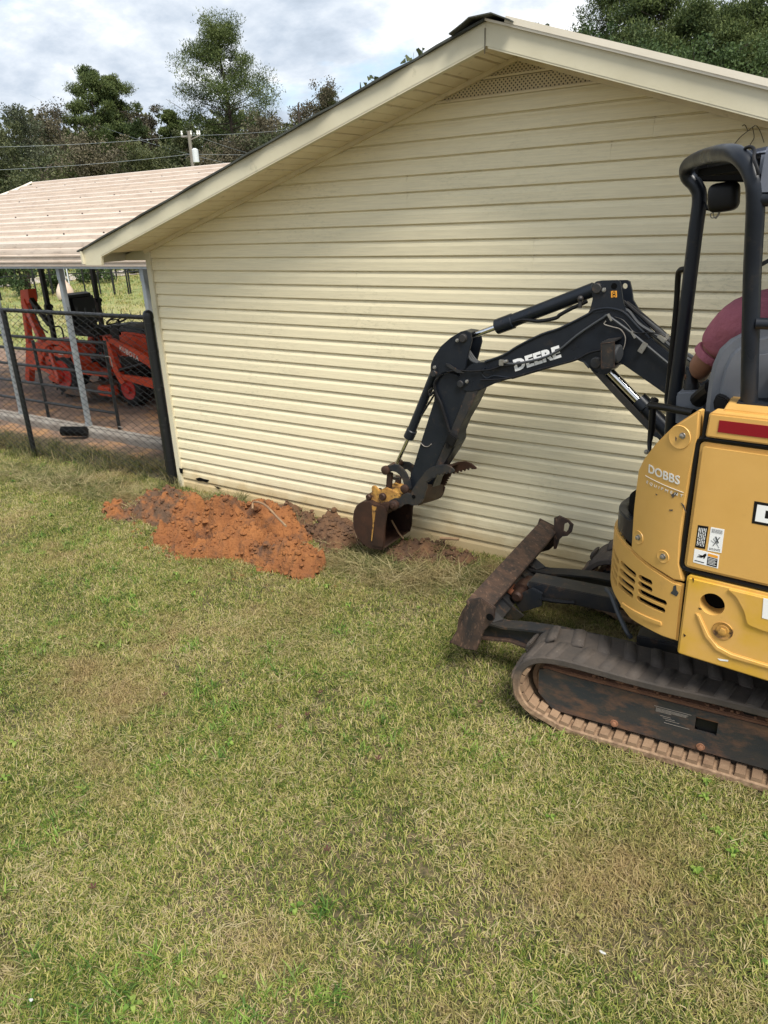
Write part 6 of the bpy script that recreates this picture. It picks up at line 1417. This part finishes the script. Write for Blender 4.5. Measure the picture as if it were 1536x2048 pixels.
# ------------------------------------------------------------------ dirt piles
from mathutils import noise
def nz(x,y,s,seed=0,oct=5):
    return noise.fractal(Vector((x*s+seed,y*s-seed,seed*.7)),.9,2.1,oct)
def pile(name,ctrs,mt,label,cat,step=.012,lump=.035,seed=1,thr=.006,group=None):
    """height field: several overlapping mounds roughened with clod-like noise"""
    x0=min(c[0]-c[2] for c in ctrs)-.1;x1=max(c[0]+c[2] for c in ctrs)+.1;y0=min(c[1]-c[3] for c in ctrs)-.1;y1=min(max(c[1]+c[3] for c in ctrs)+.1,YW-.02)
    xs=np.arange(x0,x1,step);ys=np.arange(y0,y1,step); vs=[];idx={}
    Z={}
    for j,y in enumerate(ys):
        for i,x in enumerate(xs):
            h=-1
            wx=x+.15*nz(x,y,3,seed+5,4);wy=y+.12*nz(x,y,3,seed+9,4);hm=.75+.75*nz(x,y,3.3,seed+2,3)
            for (cx_,cy_,rx_,ry_,hh_) in ctrs:
                d=((wx-cx_)/rx_)**2+((wy-cy_)/ry_)**2
                h=max(h,hh_*max(.3,hm)*(1-d)**.6*1.25 if d<1 else -(d-1)*.25)
            if h>-.06:
                e=min(1,max(0,(h+.045)/.07)); v=noise.voronoi(Vector((x*16,y*16,seed)),distance_metric='DISTANCE')[0]
                v2=noise.voronoi(Vector((x*38,y*38,seed+3)))[0]
                v3=noise.voronoi(Vector((x*8,y*8,seed+7)))[0]; h+=e*(lump*.9*(.35-1.5*min(v3[0],.7)**2)+lump*.45*(.35-1.5*min(v[0],.7)**2)+lump*.22*(.35-1.5*min(v2[0],.7)**2)+lump*.9*nz(x,y,5,seed)+.020*nz(x,y,24,seed,4))
            Z[i,j]=h
            if h>-.03: idx[i,j]=len(vs); vs.append((x,y,gz(x,y)+h-.004))
    fs=[(idx[i,j],idx[i+1,j],idx[i+1,j+1],idx[i,j+1]) for (i,j) in idx if (i+1,j) in idx and (i,j+1) in idx and (i+1,j+1) in idx]
    m=MB(); m.add(vs,fs); o=thing(name,label,cat,(ctrs[0][0],ctrs[0][1],0),group); mk('soil_heap',m,mt,o,sharp=75)
    # loose clods
    c=MB(); r=random.Random(seed); keys=list(idx)
    for k in range(int(len(ctrs)*330)):
        i,j=r.choice(keys); x,y=xs[i],ys[j]; z=Z[i,j]; out=r.random()<.5
        if out:
            a=r.uniform(0,2*PI);s0_=1;x+=math.cos(a)*r.random()**2*.55;y+=math.sin(a)*r.random()**2*.42; y=min(y,YW-.03); z=0
        s_=.004+.016*r.random()**2.2*(2.2 if r.random()<.08 else 1); n0=len(c.v); c.ball(V(x,y,gz(x,y)+max(z,0)+s_*.2),s_,4,(1,r.uniform(.7,1.2),r.uniform(.6,.9)))
        for q in range(n0,len(c.v)): p=c.v[q]; w=1+.35*noise.noise(Vector(p)*60); ctr=V(x,y,gz(x,y)+max(z,0)+s_*.2); c.v[q]=tuple(ctr+(Vector(p)-ctr)*w)
    mk('clod',c,mt,o,kind='stuff',sharp=50)
    return o,Z
mat('clay_mid',(.29,.11,.032),.95,c2=(.17,.07,.028),nscale=5,c3=(.10,.058,.034),n3=5,lo3=.46,hi3=.60,bump=.022,bscale=42)
g1='heaps of freshly dug red clay'
pile('dirt_pile',[(-5.12,4.15,.52,.38,.14),(-5.32,3.95,.34,.22,.09),(-4.90,4.28,.36,.26,.12)],'clay_mid','left heap of crumbly orange clay nearest the fence corner','dirt',seed=2,lump=.07)
pile('dirt_pile',[(-4.40,4.04,.50,.40,.24),(-4.62,4.12,.38,.34,.22),(-3.95,3.98,.42,.34,.17),(-4.40,3.75,.42,.22,.12),(-3.62,3.90,.36,.26,.15),(-3.50,3.78,.24,.20,.13),(-3.95,4.2,.4,.25,.18)],'clay','largest heap of bright orange clay out on the grass left of the bucket','dirt',seed=5,lump=.085)
pile('dirt_pile',[(-3.95,4.45,.35,.16,.12),(-3.55,4.42,.32,.17,.13),(-3.3,4.36,.25,.2,.11),(-4.35,4.5,.3,.14,.10)],'clay_brown','low brown ridge of soil along the wall between the big heap and the bucket','dirt',seed=8,lump=.06)
pile('dirt_pile',[(-2.72,4.42,.26,.18,.09),(-2.48,4.50,.22,.14,.08)],'clay_brown','small heap of brown soil with twigs right of the bucket against the wall','dirt',seed=11,lump=.03)
m=MB(); m.tube([at(505,1018,Y=4.05)+V(0,0,.0),at(508,1004,Y=4.1),at(530,1010,Y=4.02),at(555,1035,Y=3.95),at(572,1052,Y=3.88)],.009,7,smooth=True); tag(mk('root',m,'root',sharp=60),'curved bare root looping over the largest clay heap','root')
m=MB(); m.tube([at(348,1050,Y=4.0),at(346,1035,Y=4.05),at(349,1020,Y=4.1)],.006,6,smooth=True); tag(mk('root',m,'root',sharp=60),'short upright root at the left foot of the largest clay heap','root')
m=MB(); m.tube([at(880,1076,Y=4.52),at(918,1078,Y=4.55)],.012,7); tag(mk('stick',m,'root',sharp=60),'short broken stick on the small soil heap right of the bucket','stick')
# ------------------------------------------------------------------ grass
grassmat('grass_lush',[(.2,(.05,.11,.018)),(.5,(.14,.24,.035)),(.8,(.26,.36,.07))])
def tuft(name,n,R0,hmin,hmax,w,lean,mt,seed,flat=False):
    r=np.random.default_rng(seed); vs=[];fs=[]
    for i in range(n):
        a=r.uniform(0,2*PI); q=R0*math.sqrt(r.random()); b=np.array([math.cos(a)*q,math.sin(a)*q,0]); az=r.uniform(0,2*PI); L=r.uniform(hmin,hmax)
        dr=np.array([math.cos(az),math.sin(az),0]); sd_=np.array([-dr[1],dr[0],0])*w*r.uniform(.6,1.2)/2; ln=lean*r.uniform(.4,1.4)
        el0=R(82)-ln*.35; p=b.copy(); 
        if flat: p[2]=r.uniform(.004,.028); el0=R(r.uniform(-4,22))
        el=el0; k=len(vs); ns=4
        for s_ in range(ns):
            wd=(1,.95,.7,.0)[s_]
            if s_<ns-1: vs+= [tuple(p-sd_*wd),tuple(p+sd_*wd)]
            else: vs.append(tuple(p))
            p=p+(dr*math.cos(el)+np.array([0,0,1])*math.sin(el))*L/(ns-1); el-=ln*.6 if not flat else r.uniform(-.1,.25)
            p[2]=max(p[2],.003)
        fs+=[(k,k+1,k+3,k+2),(k+2,k+3,k+5,k+4),(k+4,k+5,k+6)]
    me=bpy.data.meshes.new(name); me.from_pydata(vs,[],fs); me.materials.append(MT[mt]); me.shade_smooth()
    o=bpy.data.objects.new(name,me); return o
def scatter(name,emit,col_objs,density,smin,smax,mt,seed,tilt=.25,maskscale=None,mlo=.4,mhi=.6):
    col=bpy.data.collections.new(name+'_kinds')
    for o in col_objs: col.objects.link(o)
    me=emit; ob=bpy.data.objects.new(name,me); COL.objects.link(ob); ob['kind']='stuff'
    ng=bpy.data.node_groups.new(name,'GeometryNodeTree'); ng.interface.new_socket('Geometry',in_out='INPUT',socket_type='NodeSocketGeometry'); ng.interface.new_socket('Geometry',in_out='OUTPUT',socket_type='NodeSocketGeometry')
    gi=ng.nodes.new('NodeGroupInput'); go=ng.nodes.new('NodeGroupOutput'); dp=ng.nodes.new('GeometryNodeDistributePointsOnFaces'); dp.inputs['Seed'].default_value=seed
    at_=ng.nodes.new('GeometryNodeInputNamedAttribute'); at_.data_type='FLOAT'; at_.inputs[0].default_value='dens'
    ml=ng.nodes.new('ShaderNodeMath'); ml.operation='MULTIPLY'; ml.inputs[1].default_value=density; L=ng.links.new
    L(at_.outputs[0],ml.inputs[0]); L(ml.outputs[0],dp.inputs['Density'])
    ci=ng.nodes.new('GeometryNodeCollectionInfo'); ci.inputs['Collection'].default_value=col; ci.inputs['Separate Children'].default_value=True; ci.inputs['Reset Children'].default_value=True
    ip=ng.nodes.new('GeometryNodeInstanceOnPoints'); ip.inputs['Pick Instance'].default_value=True
    rv=ng.nodes.new('FunctionNodeRandomValue'); rv.data_type='FLOAT_VECTOR'; rv.inputs[0].default_value=(-tilt,-tilt,0); rv.inputs[1].default_value=(tilt,tilt,6.283)
    rs=ng.nodes.new('FunctionNodeRandomValue'); rs.data_type='FLOAT'; rs.inputs[2].default_value=smin; rs.inputs[3].default_value=smax; rs.inputs['Seed'].default_value=3
    L(gi.outputs[0],dp.inputs[0]); L(dp.outputs['Points'],ip.inputs['Points']); L(ci.outputs[0],ip.inputs['Instance']); L(rv.outputs[0],ip.inputs['Rotation']); L(rs.outputs[1],ip.inputs['Scale']); L(ip.outputs[0],go.inputs[0])
    md=ob.modifiers.new('scatter','NODES'); md.node_group=ng; ob.data.materials.append(MT[mt]); return ob
cl_=[(-5.20,4.15,.55,.38),(-5.45,3.92,.3,.18),(-4.35,4.02,.5,.38),(-4.62,4.12,.38,.34),(-3.95,3.98,.4,.32),(-4.40,3.75,.36,.16),(-3.62,3.90,.3,.2),(-3.50,3.78,.18,.15),(-3.95,4.45,.3,.12),(-3.55,4.42,.28,.14),(-2.72,4.42,.22,.14),(-4.3,4.45,.9,.12),(-3.05,4.35,.15,.2)]
def inpile(x,y): return any(((x-a)/c)**2+((y-b)/d)**2<1 for a,b,c,d in cl_)
def emitter(name,x0,x1,y0,y1,st,fn):
    xs=np.arange(x0,x1+st/2,st); ys=np.arange(y0,y1+st/2,st); nx=len(xs); vs=[(x,y,gz(x,y)) for y in ys for x in xs]; me=bpy.data.meshes.new(name)
    me.from_pydata(vs,[],[(j*nx+i,j*nx+i+1,(j+1)*nx+i+1,(j+1)*nx+i) for j in range(len(ys)-1) for i in range(nx-1)])
    a=me.attributes.new('dens','FLOAT','POINT'); a.data.foreach_set('value',[fn(v[0],v[1]) for v in vs]); return me
def onlawn(x,y):
    # inside the picture only, with a margin
    dx_,dy_=x,y; d=math.hypot(dx_,dy_)
    if y>4.64 and x>-5.6: return 0
    ang=math.atan2(x,y); 
    if ang>R(45) or ang<R(-84): return 0
    if inpile(x,y): return .10
    # worn, clay-dusted strip by the fence corner
    k=1.0
    if -8.5<x<-5.7 and y>4.1: k=.55
    # under the tracks
    q=V(x,y,0)-T0; u=q.dot(TU); v=q.dot(TV)
    if -.1<u<1.9 and (0<v<.3 or 1.2<v<1.5): return 0
    return k*max(.42,min(1.2,.85+1.3*nz(x,y,1.4,3,5)))
e1=emitter('lawn_grass',-12.5,2.0,.35,4.66,.06,onlawn)
kinds=[tuft('blade_tuft',30,.045,.018,.046,.0033,1.0,'grass_green',s) for s in range(5)]
scatter('lawn_grass',e1,kinds,1350,.7,1.25,'grass_green',1)
e2=emitter('lawn_thatch',-12.5,2.0,.35,4.66,.06,lambda x,y:onlawn(x,y)*(.55+1.5*max(0,nz(x,y,1.1,8,4)+.12)))
kinds=[tuft('straw_tuft',14,.06,.02,.055,.0028,1.2,'grass_straw',20+s,flat=s<2) for s in range(5)]
scatter('lawn_thatch',e2,kinds,330,.7,1.3,'grass_straw',2,tilt=.12)
kinds=[tuft('tall_tuft',22,.03,.04,.085,.0056,1.1,'grass_lush',40+s) for s in range(4)]
e3=emitter('grass_clumps',-12.5,2.0,.35,4.66,.08,lambda x,y:onlawn(x,y)*max(0,nz(x,y,1.6,15,4)+.05)*1.6)
scatter('grass_clumps',e3,kinds,110,.7,1.2,'grass_green',3)
def rosette(name,seed):
    r=np.random.default_rng(seed); vs=[];fs=[]
    for i in range(9):
        az=r.uniform(0,2*PI); L=r.uniform(.016,.034); w=L*.22; d=np.array([math.cos(az),math.sin(az),0]); sd_=np.array([-d[1],d[0],0]); k=len(vs)
        for t,ww,z in ((.1,.3,.015),(.45,1,.03),(.8,.8,.028),(1.,.05,.018)): p=d*L*t+np.array([0,0,z+.006]); vs+=[tuple(p-sd_*w*ww),tuple(p+sd_*w*ww)]
        for q_ in range(3): a=k+2*q_; fs.append((a,a+1,a+3,a+2))
    me=bpy.data.meshes.new(name); me.from_pydata(vs,[],fs); me.materials.append(MT['grass_lush']); return bpy.data.objects.new(name,me)
e7=emitter('broadleaf_weeds',-9,.9,.35,4.6,.1,lambda x,y:onlawn(x,y)*max(0,nz(x,y,.8,25,4)+.0)*2)
scatter('broadleaf_weeds',e7,[rosette('weed_rosette',s) for s in range(4)],18,.5,1.2,'grass_lush',11,tilt=.15)
# rank weeds and hay along the fence line and by the wall
def weedy(x,y):
    if y>4.62 and x>-5.58: return 0
    if inpile(x,y): return .12
    w=0
    if x<-5.6: w=max(0,1-abs(y-4.78)/.38)
    elif x<-1.6: w=max(0,1-abs(y-4.55)/.10)*.35
    return w*(.7+.8*nz(x,y,2,4,3))
e4=emitter('fence_weeds',-12.5,-1.3,4.1,5.4,.05,weedy)
kinds=[tuft('weed_tuft',24,.05,.07,.21,.0034,.8,'grass_weed',60+s) for s in range(5)]
scatter('fence_weeds',e4,kinds,230,.6,1.2,'grass_weed',5,tilt=.35)
# heap of cut hay around and right of the bucket
def hay(x,y):
    if y>4.6: return 0
    d=((x+2.75)/.75)**2+((y-4.12)/.30)**2; d2=((x+1.85)/.6)**2+((y-4.35)/.2)**2
    d4=((x+4.86)/.28)**2+((y-4.38)/.2)**2
    if d4<1: return .9
    d3=((x+6.6)/1.5)**2+((y-4.2)/.35)**2
    return max(0,1-d)+.8*max(0,1-d2)+.55*max(0,1-d3)+(.5 if (((x+3.0)/.3)**2+((y-4.2)/.25)**2)<1 else 0)
e5=emitter('cut_hay',-9,-1,3.5,4.64,.05,hay)
kinds=[tuft('hay_wisp',26,.09,.07,.17,.0030,.3,'grass_straw' if s%2 else 'grass_weed',80+s,flat=True) for s in range(6)]
scatter('cut_hay',e5,kinds,800,.7,1.3,'grass_straw',7,tilt=.35)
# rough grass of the field behind the carport
e6=emitter('field_grass',-60,-5,9.5,34,1.,lambda x,y:1 if -1.45<math.atan2(x,y)<-.75 else 0)
kinds=[tuft('field_tuft',26,.22,.06,.2,.014,1.0,'grass_green',90+s) for s in range(3)]
scatter('field_grass',e6,kinds,5,.7,1.3,'grass_green',9)
# small things in the lawn: dead leaves, broad weeds, scraps of litter
for i,(x_,y_) in enumerate([(186,1775),(614,1430),(640,1385),(560,1455),(756,1518),(960,1405),(330,1390),(655,1700)]):
    p=at(x_,y_,Z=.03); m=MB(); s_=.015
    for k in range(5): a=k*1.25+i; m.prism([p,p+V(math.cos(a)*s_,math.sin(a)*s_,.006),p+V(math.cos(a+.45)*s_*1.1,math.sin(a+.45)*s_*1.1,.012),p+V(math.cos(a+.8)*s_*.7,math.sin(a+.8)*s_*.7,.004)],(0,0,.0008))
    tag(mk('dead_leaf',m,'leaf_dead',sharp=0),'small dark red dead leaf '+('at the lower left of the lawn','in the middle of the lawn, below the clay heap','right of the middle leaf','lowest of the three mid-lawn leaves','towards the track, right of centre','beside the front of the track','left of centre, below the clay heap','low in the centre of the lawn')[i],'leaf','dead leaves scattered in the lawn')
for i,(x_,y_,lb_) in enumerate([(62,2000,'scrap of white litter in the grass at the bottom left corner'),(728,1075,'pale pebble at the foot of the bucket'),(1205,1905,'tiny pale scrap in the grass at the bottom right')]):
    p=at(x_,y_,Z=.035); m=MB(); m.ball(p,.009,6,(1.3,.8,.5)); m.v=[tuple(p+(Vector(q_)-p)*(.55+.9*abs(noise.noise(Vector(q_)*90)))) for q_ in m.v]; tag(mk('litter_scrap' if i!=1 else 'pebble',m,'litter'),lb_,'litter' if i!=1 else 'stone')
